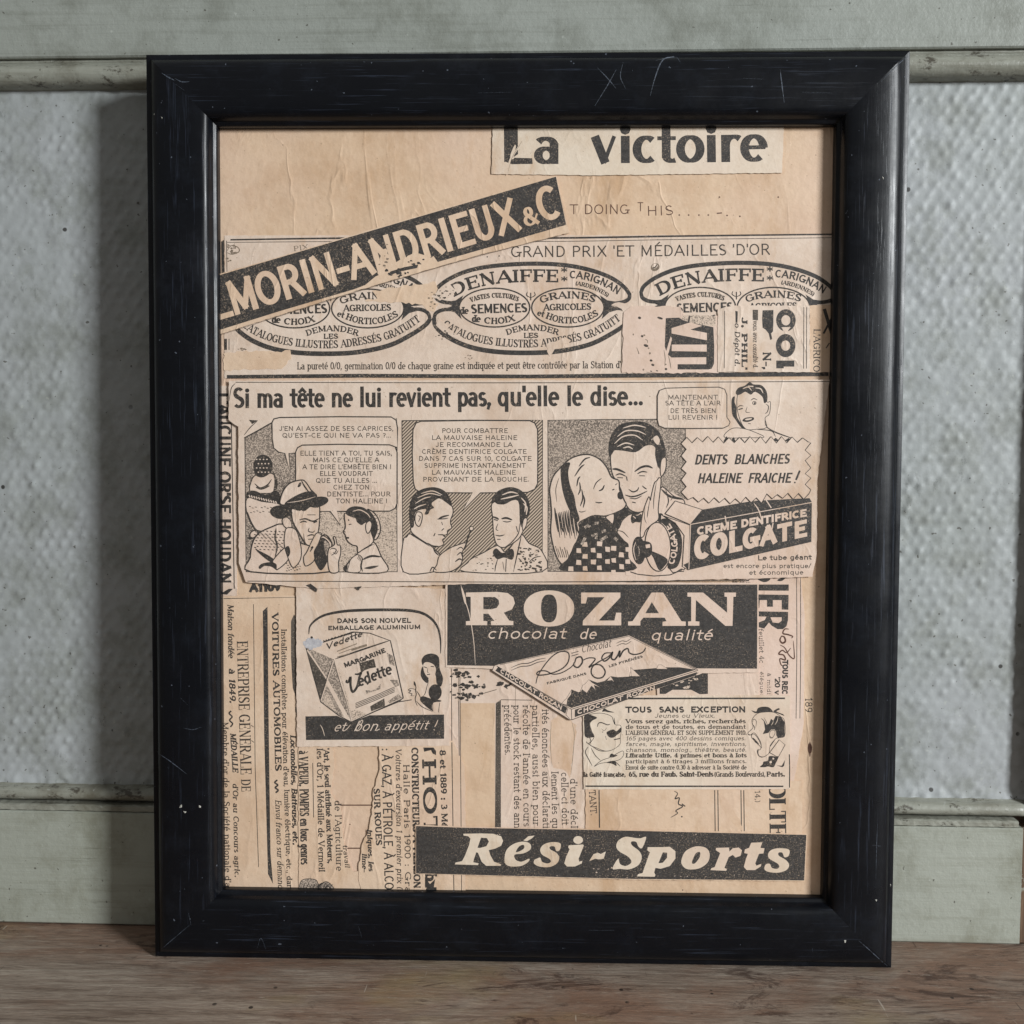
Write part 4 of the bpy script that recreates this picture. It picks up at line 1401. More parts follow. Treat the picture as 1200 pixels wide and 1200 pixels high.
let.F_([(1218, 122), (1286, 122), (1393, 290), (1418, 292), (1418, 317), (1282, 317), (1282, 293), (1306, 290), (1294, 269), (1170, 269), (1152, 290), (1152, 315), (1080, 315), (1080, 292), (1106, 290)], 'paper', sm=False,
       holes=[[(1219, 178), (1261, 243), (1181, 243)]])
let.F_([(1428, 122), (1520, 122), (1660, 240), (1660, 147), (1645, 146), (1645, 122), (1712, 122), (1712, 146), (1697, 147), (1692, 317), (1650, 317), (1478, 166), (1475, 290), (1498, 292), (1498, 316), (1432, 316), (1432, 292), (1450, 290), (1450, 147), (1428, 146)], 'paper', sm=False)
let.T_('chocolat', [(250, 393), (715, 393)], 66, (.115, .11, 0), 'paper', it=.25)
let.T_('de', [(790, 395), (893, 395)], 64, (.115, .11, 0), 'paper', it=.25)
let.T_('qualité', [(1208, 403), (1575, 401)], 66, (.115, .11, 0), 'paper', it=.25)
slab = c.sub('chocolate_slab')
slab.F_([(296, 548), (318, 540), (1085, 369), (1492, 572), (1494, 590), (750, 868), (735, 866), (284, 580)], 'newsprint', 0, False)
slab.L_([(284, 578), (296, 550), (318, 542), (1085, 371), (1488, 574)], 4, 'ink', False, 1)
slab.L_([(330, 545), (1083, 378), (1478, 576)], 3, 'ink', False, 1)
slab.L_([(310, 552), (748, 806), (1490, 578)], 4, 'ink', False, 1)
slab.F_([(318, 558), (725, 797), (712, 832), (302, 580)], 'ink_block', sm=False)
slab.F_([(768, 808), (1484, 588), (1480, 606), (768, 852)], 'ink_block', sm=False)
slab.L_([(284, 580), (735, 866), (750, 868), (1492, 592)], 4, 'ink', False, 1)
slab.L_([(748, 806), (750, 868)], 4, 'ink', False, 1)
slab.L_([(728, 800), (716, 838), (738, 862)], 3, 'ink', False, 1)
slab.T_('CHOCOLAT ROZAN', [(328, 590), (690, 812)], 26, (.2, .18, 0), 'newsprint', up=(.32, -.95))
slab.T_('CHOCOLAT ROZAN', [(782, 838), (1240, 690)], 30, (.2, .18, 0), 'newsprint', h1=24, up=(0, -1))
# mountains
slab.F_([(690, 772), (722, 738), (750, 690), (790, 706), (806, 700), (850, 632), (900, 650), (942, 640), (978, 612), (1020, 618), (1088, 614), (1110, 575), (1300, 560), (1385, 560), (1478, 574), (750, 798)], 'ink_block', sm=False)
for q in ([(690, 772), (722, 738), (750, 690), (746, 720), (726, 745), (720, 780)], [(800, 700), (815, 665), (830, 655), (850, 632), (870, 650), (936, 688), (900, 672), (880, 664), (888, 690), (866, 668), (838, 710), (812, 690)], [(955, 640), (978, 612), (1002, 650), (985, 635)],
          [(1088, 614), (1092, 590), (1108, 572), (1130, 600), (1150, 612), (1120, 606)], [(1245, 570), (1258, 545), (1275, 545), (1312, 570)], [(1095, 560), (1150, 612), (1100, 612)]):
    slab.F_(q, 'newsprint', 2, False)
for q, w_ in (([(540, 655), (552, 610), (590, 548), (640, 492), (690, 467), (732, 478), (728, 530), (690, 570), (620, 598), (560, 606), (545, 596), (562, 582), (600, 582), (640, 600), (690, 592), (745, 560), (768, 530)], 8),
              ([(768, 530), (778, 505), (805, 500), (812, 530), (788, 560), (764, 552), (764, 530)], 10), ([(812, 520), (850, 505), (888, 512), (850, 560), (880, 545), (920, 548), (946, 585), (930, 618), (892, 622), (866, 598), (870, 560), (905, 530), (960, 500), (985, 475)], 9),
              ([(985, 475), (945, 478), (926, 505), (942, 524), (970, 505), (990, 470), (982, 505), (1000, 515), (1020, 490), (1032, 462), (1030, 500), (1050, 465), (1078, 450), (1088, 475), (1120, 485), (1165, 472), (1184, 445)], 10)):
    slab.L_(q, w_, 'ink', True, .6)
slab.T_('Chocolat', [(806, 476), (980, 440)], 46, (.09, .08, 0), 'ink', it=.35)
slab.T_('FABRIQUÉ DANS', [(604, 662), (838, 603)], 15, (.26, .2, 0), 'ink')
slab.T_('LES PYRÉNÉES', [(968, 562), (1168, 502)], 15, (.26, .2, 0), 'ink')
for dy in (0, 16):
    slab.L_([(395, 562 + dy), (450, 540 + dy), (500, 535 + dy), (550, 515 + dy), (598, 506 + dy)], 5, 'ink', True)
    slab.L_([(1010, 420 + dy), (1045, 405 + dy), (1070, 408 + dy), (1100, 390 + dy)], 4, 'ink', True)
    slab.L_([(748, 478 + dy), (790, 466 + dy)], 4, 'ink', True)
c.L_([(100, 75), (115, 140), (150, 250), (175, 400), (185, 545)], 5, 'newsprint', True, .3)
c.L_([(104, 90), (120, 150), (128, 190)], 14, 'newsprint', True, .2)
c = piece('text_clipping', 2, 'dark blotched scrap showing under the chocolate advert')
c.sheet([(770, 786), (889, 786), (889, 818), (770, 818)], 'newsprint', .2, 82)
c.at(740, 670, 5)
c.F_([(165, 640), (390, 588), (448, 592), (448, 716), (400, 718), (350, 692), (240, 692), (200, 716), (165, 716)], 'ink_block', sm=False)
blot(c, 300, 640, 110, 40, 26, 10, 'tone_light', 83)

# ---- the joke book advert
c = piece('joke_advert', 3, 'small advert of tiny lines between two caricature heads')
c.sheet([(683, 815), (926, 815), (926, 925), (684, 925)], 'newsprint_pale', .25, 85)
c.F_([(730, 817.6), (920, 817.4), (920, 819.3), (730, 819.6)], 'ink', sm=False)
c.F_([(686, 920.4), (918, 920.6), (918, 922.4), (686, 922.2)], 'ink', sm=False)
c.L_([(925, 884), (925.4, 900), (925.2, 923)], 1.3, 'ink', False, .6)
c.T_('TOUS', [(733, 835.4), (764, 835.3)], 7.4, (.22, .2, 0), 'ink')
c.T_('SANS', [(772, 835.3), (802, 835.2)], 7.4, (.22, .2, 0), 'ink')
c.T_('EXCEPTION', [(809, 835.2), (874, 835)], 7.4, (.22, .2, 0), 'ink')
IT, RG, CB = (.13, .10, .05), (.17, .10, .08), (.2, .12, .05)
for s_, x0, x1, y, h_, st_, it_ in (('Jeunes ou Vieux,', 767, 838, 841.2, 5.0, IT, .2), ('Vous serez gais, riches, recherchés', 733, 874, 847.8, 5.2, CLAR, 0),
        ('de tous et de toutes, en demandant', 733, 874, 854.4, 5.2, (.2, .11, .08), 0), ("L'ALBUM GÉNÉRAL ET SON SUPPLÉMENT 1910.", 733, 875, 861.4, 5.4, RG, 0),
        ('165 pages avec 400 dessins comiques.', 733, 874, 867.8, 5.0, IT, .2), ('farces, magie, spiritisme, inventions,', 733, 875, 874.4, 5.0, IT, .2),
        ('chansons, monolog., théâtre, beauté.', 733, 875, 881.2, 5.0, IT, .2), ('Librairie Utile. 4 primes et bons à lots', 733, 875, 887.8, 5.2, CLAR, .05),
        ('participant à 6 tirages 3 millions francs.', 733, 875, 894.6, 5.0, RG, 0), ('Envoi de suite contre 0.30 à adresser à la Société de', 733, 875, 902.0, 5.4, RG, 0),
        ('la Gaîté française,', 684, 733, 910.6, 6.0, (.22, .12, .04), 0), ('65, rue du Faub. Saint-Denis', 737, 836, 910.4, 6.2, (.24, .13, .04), 0),
        ('(Grands Boulevards),', 837, 897, 910.4, 6.2, RG, 0), ('Paris.', 898, 920, 910.3, 6.2, (.24, .14, .04), 0)):
    c.T_(s_, [(x0, y), (x1, y - .2)], h_, st_, 'ink_text', it=it_)
hd = c.sub('caricature_head')
hd.at(680, 815, 8)
hd.F_([(40, 185), (110, 180), (155, 205), (110, 235), (85, 270), (110, 350), (140, 385), (50, 390), (38, 300)], 'ink')
hd.F_([(95, 180), (180, 165), (260, 180), (300, 205), (310, 240), (330, 275), (375, 280), (385, 320), (375, 400), (370, 460), (300, 510), (230, 520), (150, 490), (90, 460), (130, 390), (110, 340), (88, 275), (110, 235), (155, 208)], 'newsprint_pale', 5)
hd.F_([(225, 120), (260, 140), (318, 158), (270, 158), (230, 150), (205, 152)], 'ink')
hd.L_([(160, 295), (170, 262), (200, 255), (255, 275), (280, 268)], 10)
hd.L_([(300, 205), (312, 240), (325, 270), (318, 210)], 8)
hd.F_([(245, 350), (270, 330), (310, 318), (340, 335), (380, 300), (382, 340), (345, 370), (310, 395), (270, 390)], 'ink')
hd.L_([(195, 310), (225, 330), (250, 300)], 4)
hd.L_([(205, 345), (215, 340)], 7)
hd.L_([(235, 380), (245, 415)], 4)
hd.L_([(315, 415), (375, 402)], 9)
hd.L_([(60, 400), (85, 395), (100, 430), (75, 450), (55, 430)], 6)
hd.L_([(55, 440), (110, 475), (175, 515), (240, 522), (300, 512)], 7)
hd.L_([(75, 480), (48, 530), (80, 600), (112, 660)], 8)
hd.L_([(100, 490), (140, 560), (190, 610)], 7)
hd.F_([(130, 665), (200, 610), (280, 580), (370, 530), (402, 522), (405, 560), (370, 600), (300, 620), (240, 628), (180, 640)], 'newsprint_pale', 5)
hd.F_([(275, 575), (290, 545), (320, 555), (350, 560), (310, 580)], 'ink')
hd.F_([(245, 628), (320, 612), (340, 660), (300, 640)], 'ink')
hd.L_([(320, 612), (350, 640), (375, 665)], 6)
hd = c.sub('caricature_head')
hd.at(820, 815, 8)
hd.F_([(540, 170), (620, 155), (700, 160), (760, 200), (795, 240), (795, 380), (720, 400), (660, 470), (650, 540), (590, 578), (555, 565), (548, 520), (572, 500), (575, 450), (545, 390), (510, 350), (470, 372), (452, 350), (500, 300), (490, 230)], 'newsprint_pale', 5)
hd.F_([(485, 140), (530, 150), (545, 120), (590, 105), (650, 112), (685, 155), (620, 152), (560, 162), (520, 165)], 'ink')
hd.F_([(690, 150), (735, 120), (750, 130), (720, 150), (780, 175), (790, 190), (740, 170)], 'ink')
hd.F_([(600, 242), (626, 276), (650, 264), (668, 218), (690, 236), (712, 190), (760, 198), (795, 250), (797, 385), (735, 402), (716, 372), (716, 340), (700, 318), (668, 320), (645, 350), (590, 362), (612, 318)], 'ink', sm=False)
for q in ([(735, 200), (725, 240), (705, 275)], [(690, 240), (682, 262), (668, 280)]):
    hd.L_(q, 5, 'newsprint_pale')
hd.L_([(575, 215), (600, 235), (625, 280)], 7)
hd.L_([(600, 205), (625, 250), (640, 300)], 5)
hd.F_([(658, 395), (655, 352), (672, 328), (698, 328), (706, 352), (690, 386), (672, 398)], 'newsprint_pale', 5)
hd.L_([(660, 380), (672, 398), (690, 390)], 8)
hd.L_([(495, 250), (505, 222), (530, 240), (525, 300)], 6)
hd.L_([(490, 262), (515, 300), (510, 325)], 7)
hd.L_([(455, 360), (475, 370), (495, 355)], 6)
hd.F_([(490, 365), (520, 370), (560, 430), (580, 490), (560, 470), (520, 430), (488, 395)], 'newsprint_pale', 5)
hd.F_([(495, 395), (520, 412), (555, 455), (520, 440)], 'ink')
hd.L_([(555, 500), (540, 520), (555, 565), (600, 575), (650, 545)], 7)
hd.F_([(655, 535), (745, 415), (800, 462), (735, 580)], 'newsprint_pale', 7, False)
hd.L_([(715, 400), (672, 460), (660, 480)], 6)
hd.F_([(565, 670), (590, 645), (600, 620), (640, 610), (650, 570), (700, 570), (738, 575), (710, 640), (690, 672), (640, 665), (610, 672)], 'ink')
hd.E_(665, 625, 12, 12, 'newsprint_pale', 0, 0, None, 8)
hd.E_(690, 592, 9, 9, 'newsprint_pale', 0, 0, None, 8)
hd.F_([(720, 656), (770, 658), (800, 605), (790, 660), (775, 672)], 'ink', sm=False)

# ---- the long black strip at the foot
c = piece('name_strip', 5, 'black strip with pale heavy slanted letters at the foot of the collage')
c.sheet([(487, 966.5), (546, 969), (700, 971.5), (946, 977.5), (943, 1032.5), (740, 1031), (600, 1027), (487, 1024)], 'newsprint_tan', .2, 91)
c.F_([(487.5, 968), (546, 970), (700, 972.6), (945, 978.4), (942.4, 1031.8), (740, 1030), (600, 1026.4), (487.5, 1023.5)], 'ink_block', sm=False)
c.at(480, 940, 4.8)
PP = 'newsprint_pale'
c.F_([(302, 178), (400, 176), (470, 178), (515, 192), (526, 218), (515, 245), (480, 262), (445, 270), (455, 300), (475, 335), (515, 350), (512, 358), (430, 358), (405, 335), (385, 285), (375, 282), (362, 320), (358, 338), (388, 344), (385, 354), (255, 350), (258, 340), (295, 332), (312, 300), (335, 240), (342, 205), (330, 192), (304, 188)], PP, sm=False,
     holes=[[(402, 200), (435, 202), (446, 222), (432, 248), (395, 258), (382, 256)]])
c.F_([(534, 320), (545, 270), (585, 235), (640, 222), (678, 235), (680, 265), (640, 288), (590, 296), (598, 325), (630, 335), (672, 318), (668, 335), (630, 358), (575, 362), (542, 350)], PP, holes=[[(598, 280), (615, 250), (640, 240), (645, 258), (622, 275)]])
c.F_([(640, 216), (668, 192), (703, 188), (690, 202), (660, 220)], PP, sm=False)
c.F_([(716, 318), (735, 312), (745, 335), (775, 345), (795, 335), (785, 318), (745, 295), (735, 265), (755, 238), (800, 225), (848, 232), (845, 268), (825, 275), (815, 250), (790, 250), (790, 265), (825, 285), (842, 312), (828, 345), (785, 365), (730, 362), (700, 345), (702, 325)], PP)
c.E_(948, 213, 27, 22, PP)
c.F_([(895, 243), (975, 238), (980, 244), (950, 320), (955, 335), (972, 330), (968, 345), (930, 362), (885, 362), (870, 345), (880, 310), (900, 265), (892, 254)], PP, sm=False)
c.F_([(1035, 292), (1060, 285), (1075, 292), (1104, 277), (1092, 318), (1065, 322), (1045, 318), (1010, 332)], PP, sm=False)
c.at(720, 900, 4.615)
c.F_([(-10, 545), (20, 490), (30, 518), (60, 530), (92, 510), (75, 480), (28, 452), (10, 425), (22, 392), (60, 372), (110, 378), (140, 380), (172, 374), (150, 432), (130, 425), (118, 400), (92, 398), (95, 418), (135, 450), (148, 485), (130, 525), (80, 548), (30, 545)], PP)
c.F_([(180, 428), (260, 428), (300, 426), (330, 450), (330, 490), (300, 530), (250, 545), (222, 540), (215, 565), (222, 578), (218, 588), (122, 586), (128, 574), (152, 568), (192, 455), (178, 445)], PP, sm=False,
     holes=[[(262, 456), (285, 458), (285, 485), (262, 512), (238, 515)]])
c.F_([(362, 500), (385, 450), (440, 424), (495, 432), (515, 465), (505, 510), (460, 542), (400, 548), (370, 530)], PP, holes=[[(420, 505), (440, 462), (462, 455), (462, 480), (440, 512), (424, 518)]])
c.F_([(550, 432), (620, 430), (622, 452), (640, 434), (672, 430), (690, 445), (682, 475), (655, 484), (640, 470), (618, 482), (595, 540), (608, 546), (605, 556), (520, 552), (524, 542), (542, 536), (572, 460), (548, 444)], PP, sm=False)
c.F_([(740, 404), (800, 402), (790, 432), (812, 434), (806, 462), (782, 464), (762, 515), (768, 528), (795, 518), (792, 532), (760, 552), (715, 552), (700, 535), (712, 490), (722, 464), (702, 460), (706, 440), (728, 432)], PP, sm=False)
c.F_([(818, 522), (840, 518), (852, 540), (880, 545), (892, 532), (880, 515), (838, 490), (832, 462), (855, 440), (900, 434), (945, 442), (942, 475), (920, 482), (908, 458), (888, 458), (890, 475), (928, 498), (945, 525), (930, 552), (885, 566), (835, 562), (812, 548)], PP)
blot(c, -60, 540, 90, 14, 10, 4, 'newsprint', 92)
blot(c, 300, 585, 700, 12, 22, 2.4, 'newsprint', 93)
blot(c, 300, 360, 800, 14, 18, 2.4, 'newsprint', 94)

# ---- the comic strip toothpaste advert
cs = piece('comic_strip', 6, 'three panel comic strip advert for toothpaste with speech bubbles')
cs.sheet([(268, 446), (972, 445), (958, 560), (957, 650), (952, 676), (880, 678), (690, 682), (560, 684), (372, 690), (288, 682), (280, 660), (279, 500), (268, 492)], 'newsprint', .3, 101)
cs.lw = 1.25
cs.L_([(276, 448), (620, 448.6), (972, 447)], .8, 'ink_text', True, .9)
cs.T_('Si ma tête ne lui revient pas,', [(273, 478.4), (420, 477.4), (576, 476.6)], 24.5, (.175, .14, 0), 'ink')
cs.T_("qu'elle le dise...", [(583, 476.5), (754, 475.6)], 24.5, (.175, .14, 0), 'ink')
cs.L_([(268.5, 470), (271, 455), (276, 449)], .8, 'ink_text')
cs.F_([(272, 452), (300, 452), (300, 490), (273, 490)], None)
cs.L_([(290, 681), (440, 681.5), (620, 682), (878, 680)], .8, 'ink_text', True, .9)
cs.F_([(364, 684), (372, 690), (371, 694), (358, 686)], 'ink', sm=False)
cs.F_([(415, 688), (424, 687), (420, 692)], 'ink', sm=False)
cs.at(760, 440, 4.8)
cs.T_('Le tube géant', [(612, 1041), (918, 1036)], 30, (.17, .16, 0), 'ink_text')
cs.T_('est encore plus pratique/', [(420, 1084), (915, 1084)], 27, (.13, .12, 0), 'ink_text')
cs.T_('et économique', [(565, 1122), (872, 1120)], 27, (.13, .12, 0), 'ink_text')
cs.at(0, 0, 1)
z0 = cs.z + 4 * STEP


def bubble(p, pts, lines, h, st=(.135, .12, 0), line=7):
    b = p.sub('speech_bubble')
    b.F_(pts, 'newsprint', line, False)
    for s_, x0, x1, y in lines:
        b.T_(s_, [(x0, y), (x1, y)], h, st, 'ink_text')
    return b


def rrect(x0, y0, x1, y1, r):
    o = []
    for cx, cy, a in ((x1 - r, y0 + r, -90), (x1 - r, y1 - r, 0), (x0 + r, y1 - r, 90), (x0 + r, y0 + r, 180)):
        for k in range(5):
            t = math.radians(a + k * 22.5)
            o.append((cx + r * math.cos(t), cy + r * math.sin(t)))
    return o


# panel one
p = cs.sub('comic_panel', 'first panel with a man in a hat and a woman whispering to him', z0)
p.at(280, 480, 6)
p.F_([(42, 196), (235, 92), (300, 60), (1112, 60), (1114, 1140), (50, 1140)], 'tone', sm=False)
p.F_([(560, 700), (1112, 700), (1112, 1140), (560, 1140)], 'tone_light', sm=False)
p.L_([(36, 200), (130, 150), (238, 88)], 8, 'ink', True, .8)
p.L_([(42, 196), (46, 700), (50, 1140), (600, 1142), (1114, 1140), (1110, 700), (1112, 270)], 5, 'ink', False, 1)
p.F_([(70, 72), (135, 76), (92, 102)], 'ink', sm=False)
p.L_([(130, 80), (80, 125), (36, 180)], 5)
bubble(p, [(232, 92), (245, 66), (285, 56), (700, 50), (1070, 52), (1105, 75), (1115, 130), (1114, 265), (400, 306), (352, 308), (358, 438), (322, 308), (280, 300), (244, 270), (234, 200)],
       [("J'EN AI ASSEZ DE SES CAPRICES,", 283, 1088, 150), ("QU'EST-CE QUI NE VA PAS ?...", 304, 1072, 198)], 34)
bubble(p, [(398, 520), (398, 300), (412, 268), (445, 250), (700, 244), (1060, 248), (1098, 262), (1112, 300), (1112, 660), (1098, 695), (1060, 714), (690, 716), (712, 812), (642, 716), (560, 716), (545, 600), (460, 520)],
       [('ELLE TIENT A TOI, TU SAIS,', 428, 1078, 324), ("MAIS CE QU'ELLE A", 518, 988, 371), ("A TE DIRE L'EMBÊTE BIEN !", 446, 1072, 420), ('ELLE VOUDRAIT', 566, 942, 467),
        ('QUE TU AILLES ...', 540, 972, 516), ('CHEZ TON', 662, 920, 563), ('DENTISTE... POUR', 616, 1068, 611), ('TON HALEINE !', 680, 1044, 660)], 35)
# woman at the back
w = p.sub('drawn_woman')
w.F_([(105, 470), (150, 450), (235, 450), (265, 500), (262, 560), (220, 588), (100, 585), (75, 560), (85, 510)], 'newsprint', 6)
w.F_([(104, 380), (130, 330), (180, 318), (225, 350), (238, 410), (215, 450), (170, 476), (125, 468), (106, 430)], 'ink')
for k in range(16):
    w.E_(125 + 24 * (k % 4) + (k // 4 % 2) * 12, 350 + 30 * (k // 4), 6, 5, 'newsprint', 0, 0, None, 6)
w.F_([(240, 430), (268, 500), (262, 580), (240, 590), (250, 510)], 'tone_dark')
w.L_([(110, 520), (150, 550), (200, 530), (230, 490)], 8)
w.L_([(120, 545), (160, 555), (215, 535)], 14, 'tone_dark')
w.F_([(58, 580), (110, 570), (190, 600), (250, 570), (285, 590), (282, 672), (160, 650), (60, 628)], 'ink')
w.F_([(58, 622), (160, 645), (300, 672), (330, 780), (250, 830), (130, 850), (60, 740)], 'newsprint', 6)
for k in range(12):
    w.L_([(70 + k * 17, 600 + k * 4), (78 + k * 17, 616 + k * 4)], 6, 'newsprint', False)
for k in range(14):
    w.L_([(70 + (k * 53) % 170, 680 + (k * 31) % 60), (84 + (k * 53) % 170, 683 + (k * 31) % 60)], 4, 'ink_text', False)
w.L_([(60, 720), (85, 790), (115, 840), (130, 852)], 9)
w.F_([(85, 905), (80, 870), (110, 848), (135, 858), (120, 890)], 'newsprint', 7)
w.L_([(62, 900), (85, 905), (92, 895)], 12)
# man in the hat
mn = p.sub('drawn_man')
mn.F_([(82, 1140), (80, 1040), (95, 940), (140, 870), (230, 825), (305, 805), (400, 860), (420, 930), (520, 950), (600, 880), (650, 930), (650, 1000), (640, 1140)], 'newsprint', 8)
for k in range(70):
    x, y = 105 + (k * 67) % 220, 850 + (k * 43) % 150
    mn.L_([(x, y), (x + 14, y + 4)], 5, 'ink_text', False)
for k in range(22):
    x, y = 330 + (k * 37) % 100, 1080 + (k * 23) % 55
    mn.L_([(x, y), (x + 10, y + 3)], 4, 'ink_text', False)
mn.F_([(528, 985), (560, 930), (592, 900), (640, 950), (625, 1060), (580, 1130), (545, 1090), (525, 1040)], 'ink')
mn.F_([(600, 920), (640, 960), (625, 1030), (605, 1000)], 'tone')
mn.L_([(262, 835), (255, 900), (270, 960), (255, 1040)], 9)
mn.F_([(120, 985), (200, 1020), (255, 1060), (245, 1080), (190, 1050)], 'ink')
mn.F_([(140, 1105), (170, 1080), (250, 1075), (270, 1130), (230, 1105), (180, 1100), (150, 1120)], 'ink')
mn.F_([(240, 1060), (340, 960), (350, 1050), (270, 1125), (262, 1090)], 'newsprint', 6)
mn.F_([(375, 695), (440, 700), (555, 672), (568, 740), (560, 850), (530, 930), (490, 955), (460, 930), (420, 860), (385, 800), (372, 745)], 'newsprint', 7)
mn.F_([(305, 775), (330, 755), (365, 780), (372, 830), (345, 838), (315, 815)], 'newsprint', 6)
mn.F_([(325, 860), (345, 830), (400, 845), (430, 930), (440, 1010), (425, 1070), (380, 1110), (345, 1040), (320, 950)], 'newsprint', 6)
mn.F_([(328, 970), (350, 960), (362, 1000), (348, 1035), (330, 1010)], 'ink')
mn.F_([(478, 1000), (520, 910), (545, 870), (580, 872), (560, 940), (530, 1000), (530, 1060), (470, 1100), (455, 1040)], 'newsprint', 6)
mn.L_([(505, 975), (520, 965), (500, 1000)], 9)
mn.L_([(455, 870), (462, 930), (475, 950)], 5)
mn.F_([(290, 660), (300, 600), (330, 545), (370, 512), (440, 495), (470, 510), (510, 570), (540, 620), (440, 620), (340, 668)], 'newsprint', 7)
mn.F_([(325, 655), (400, 605), (480, 575), (530, 585), (548, 640), (450, 670), (350, 698), (330, 690)], 'ink')
mn.F_([(220, 712), (250, 680), (320, 672), (350, 690), (440, 650), (540, 615), (610, 615), (630, 640), (600, 670), (540, 690), (480, 682), (430, 712), (370, 700), (375, 735), (300, 768), (240, 750)], 'ink')
mn.F_([(430, 690), (500, 672), (560, 662), (556, 690), (510, 680), (460, 715)], 'ink')
mn.L_([(340, 655), (440, 640), (540, 612)], 4, 'newsprint')
mn.F_([(412, 545), (425, 515), (440, 515), (432, 540)], 'ink')
mn.L_([(440, 498), (462, 540), (500, 590)], 9)
mn.L_([(425, 775), (470, 768), (520, 785), (565, 765)], 9)
mn.L_([(430, 795), (455, 785), (480, 792)], 9)
mn.L_([(525, 795), (550, 785)], 8)
mn.L_([(495, 830), (490, 855), (520, 862), (535, 850)], 6)
mn.L_([(478, 890), (510, 880), (540, 888)], 8)
mn.L_([(488, 912), (515, 910)], 5)
mn.L_([(480, 740), (540, 740)], 4, 'ink_text')
mn.F_([(632, 980), (660, 960), (675, 940), (665, 895), (680, 900), (692, 950), (712, 955), (716, 1010), (700, 1075), (700, 1140), (640, 1140), (625, 1050)], 'newsprint', 6)
mn.L_([(640, 985), (660, 975), (685, 985), (672, 1010), (650, 1025)], 6)
mn.L_([(660, 1000), (680, 1015), (700, 990)], 5)
mn.L_([(560, 870), (620, 900), (655, 940)], 6)
# woman speaking
w = p.sub('drawn_woman')
w.F_([(760, 1140), (775, 1070), (835, 1012), (850, 975), (945, 930), (1000, 1030), (1040, 1140)], 'newsprint', 7)
w.F_([(742, 745), (760, 730), (860, 770), (935, 790), (930, 860), (945, 930), (870, 985), (838, 1005), (832, 962), (800, 952), (770, 930), (755, 905), (748, 880), (735, 858), (750, 825)], 'newsprint', 6)
w.F_([(755, 735), (765, 700), (810, 680), (880, 690), (930, 735), (965, 790), (970, 850), (945, 905), (925, 850), (925, 790), (890, 795), (862, 812), (830, 790), (820, 765), (790, 755)], 'ink')
w.F_([(905, 700), (950, 725), (985, 780), (995, 850), (970, 908), (950, 908), (972, 850), (965, 790), (935, 735)], 'newsprint', 7)
for k in range(6):
    w.L_([(948 + k * 5, 745 + k * 26), (966 + k * 5, 738 + k * 26)], 4, 'ink', False)
w.L_([(800, 715), (850, 705), (900, 730), (925, 760)], 6, 'newsprint')
w.F_([(895, 800), (920, 782), (935, 805), (925, 850), (905, 870), (892, 840)], 'newsprint', 6)
w.L_([(768, 778), (776, 775)], 9)
w.L_([(772, 808), (792, 805)], 5)
w.L_([(750, 900), (775, 902)], 10)
w.L_([(738, 855), (750, 862)], 6)
w.L_([(838, 1005), (900, 970), (950, 945)], 6)
w.L_([(870, 1055), (930, 1030), (1000, 1035)], 13)
w.L_([(870, 1055), (860, 1100), (870, 1140)], 8)
w.F_([(790, 1050), (835, 1020), (870, 1045), (855, 1090), (850, 1140), (770, 1140), (775, 1090)], 'newsprint', 4)
for k in range(4):
    w.L_([(845 + k * 8, 1020 + k * 8), (835 + k * 8, 1050 + k * 8)], 4, 'ink_text', False)
w.F_([(880, 1115), (930, 1100), (985, 1098), (930, 1120)], 'ink')
w.F_([(735, 1110), (765, 1090), (755, 1140)], 'ink')

# panel two
p = cs.sub('comic_panel', 'second panel with two men talking against diagonal hatching', z0)
p.at(460, 480, 6)
p.F_([(66, 78), (1055, 74), (1053, 1142), (72, 1142)], 'hatch', sm=False)
p.L_([(66, 78), (550, 74), (1055, 74), (1053, 1142), (72, 1142), (66, 78)], 5, 'ink', False, 1)
b = rrect(140, 82, 1020, 582, 55)
bubble(p, [(965, 78), (1000, 95), (1020, 140), (1022, 300), (1020, 520), (1000, 560), (950, 582), (618, 586), (490, 714), (562, 586), (200, 584), (160, 560), (146, 510), (138, 300), (144, 140), (165, 95), (200, 82), (600, 76)],
       [('POUR COMBATTRE', 345, 812, 165), ('LA MAUVAISE HALEINE', 273, 878, 214), ('JE RECOMMANDE LA', 303, 846, 263), ('CRÈME DENTIFRICE COLGATE', 205, 944, 312), ('DANS 7 CAS SUR 10, COLGATE', 181, 980, 361),
        ('SUPPRIME INSTANTANÉMENT', 222, 938, 410), ('LA MAUVAISE HALEINE', 273, 868, 458), ('PROVENANT DE LA BOUCHE.', 211, 962, 507)], 34)
mn = p.sub('drawn_man')
mn.F_([(75, 925), (100, 895), (130, 875), (250, 945), (300, 985), (335, 1030), (315, 1090), (290, 1140), (76, 1140)], 'newsprint', 6)
mn.F_([(160, 720), (240, 680), (290, 640), (340, 620), (412, 672), (426, 722), (410, 770), (408, 800), (416, 832), (388, 850), (384, 875), (358, 885), (372, 900), (352, 915), (360, 945), (330, 962), (285, 960), (240, 940), (140, 870), (130, 820), (150, 780)], 'newsprint', 6)
mn.F_([(128, 825), (116, 740), (125, 650), (160, 590), (220, 555), (300, 546), (370, 575), (412, 640), (412, 678), (380, 655), (330, 625), (290, 640), (275, 665), (292, 690), (265, 705), (250, 735), (225, 735), (235, 700), (170, 715), (152, 760), (150, 820)], 'ink')
for q in ([(200, 590), (280, 572), (350, 600)], [(175, 620), (260, 590), (340, 606)], [(160, 660), (220, 625), (270, 612)], [(150, 700), (185, 680), (235, 665)]):
    mn.L_(q, 6, 'newsprint')
mn.F_([(160, 745), (175, 720), (205, 728), (208, 770), (190, 820), (168, 810), (158, 780)], 'newsprint', 6)
mn.L_([(178, 745), (195, 755), (182, 790)], 5)
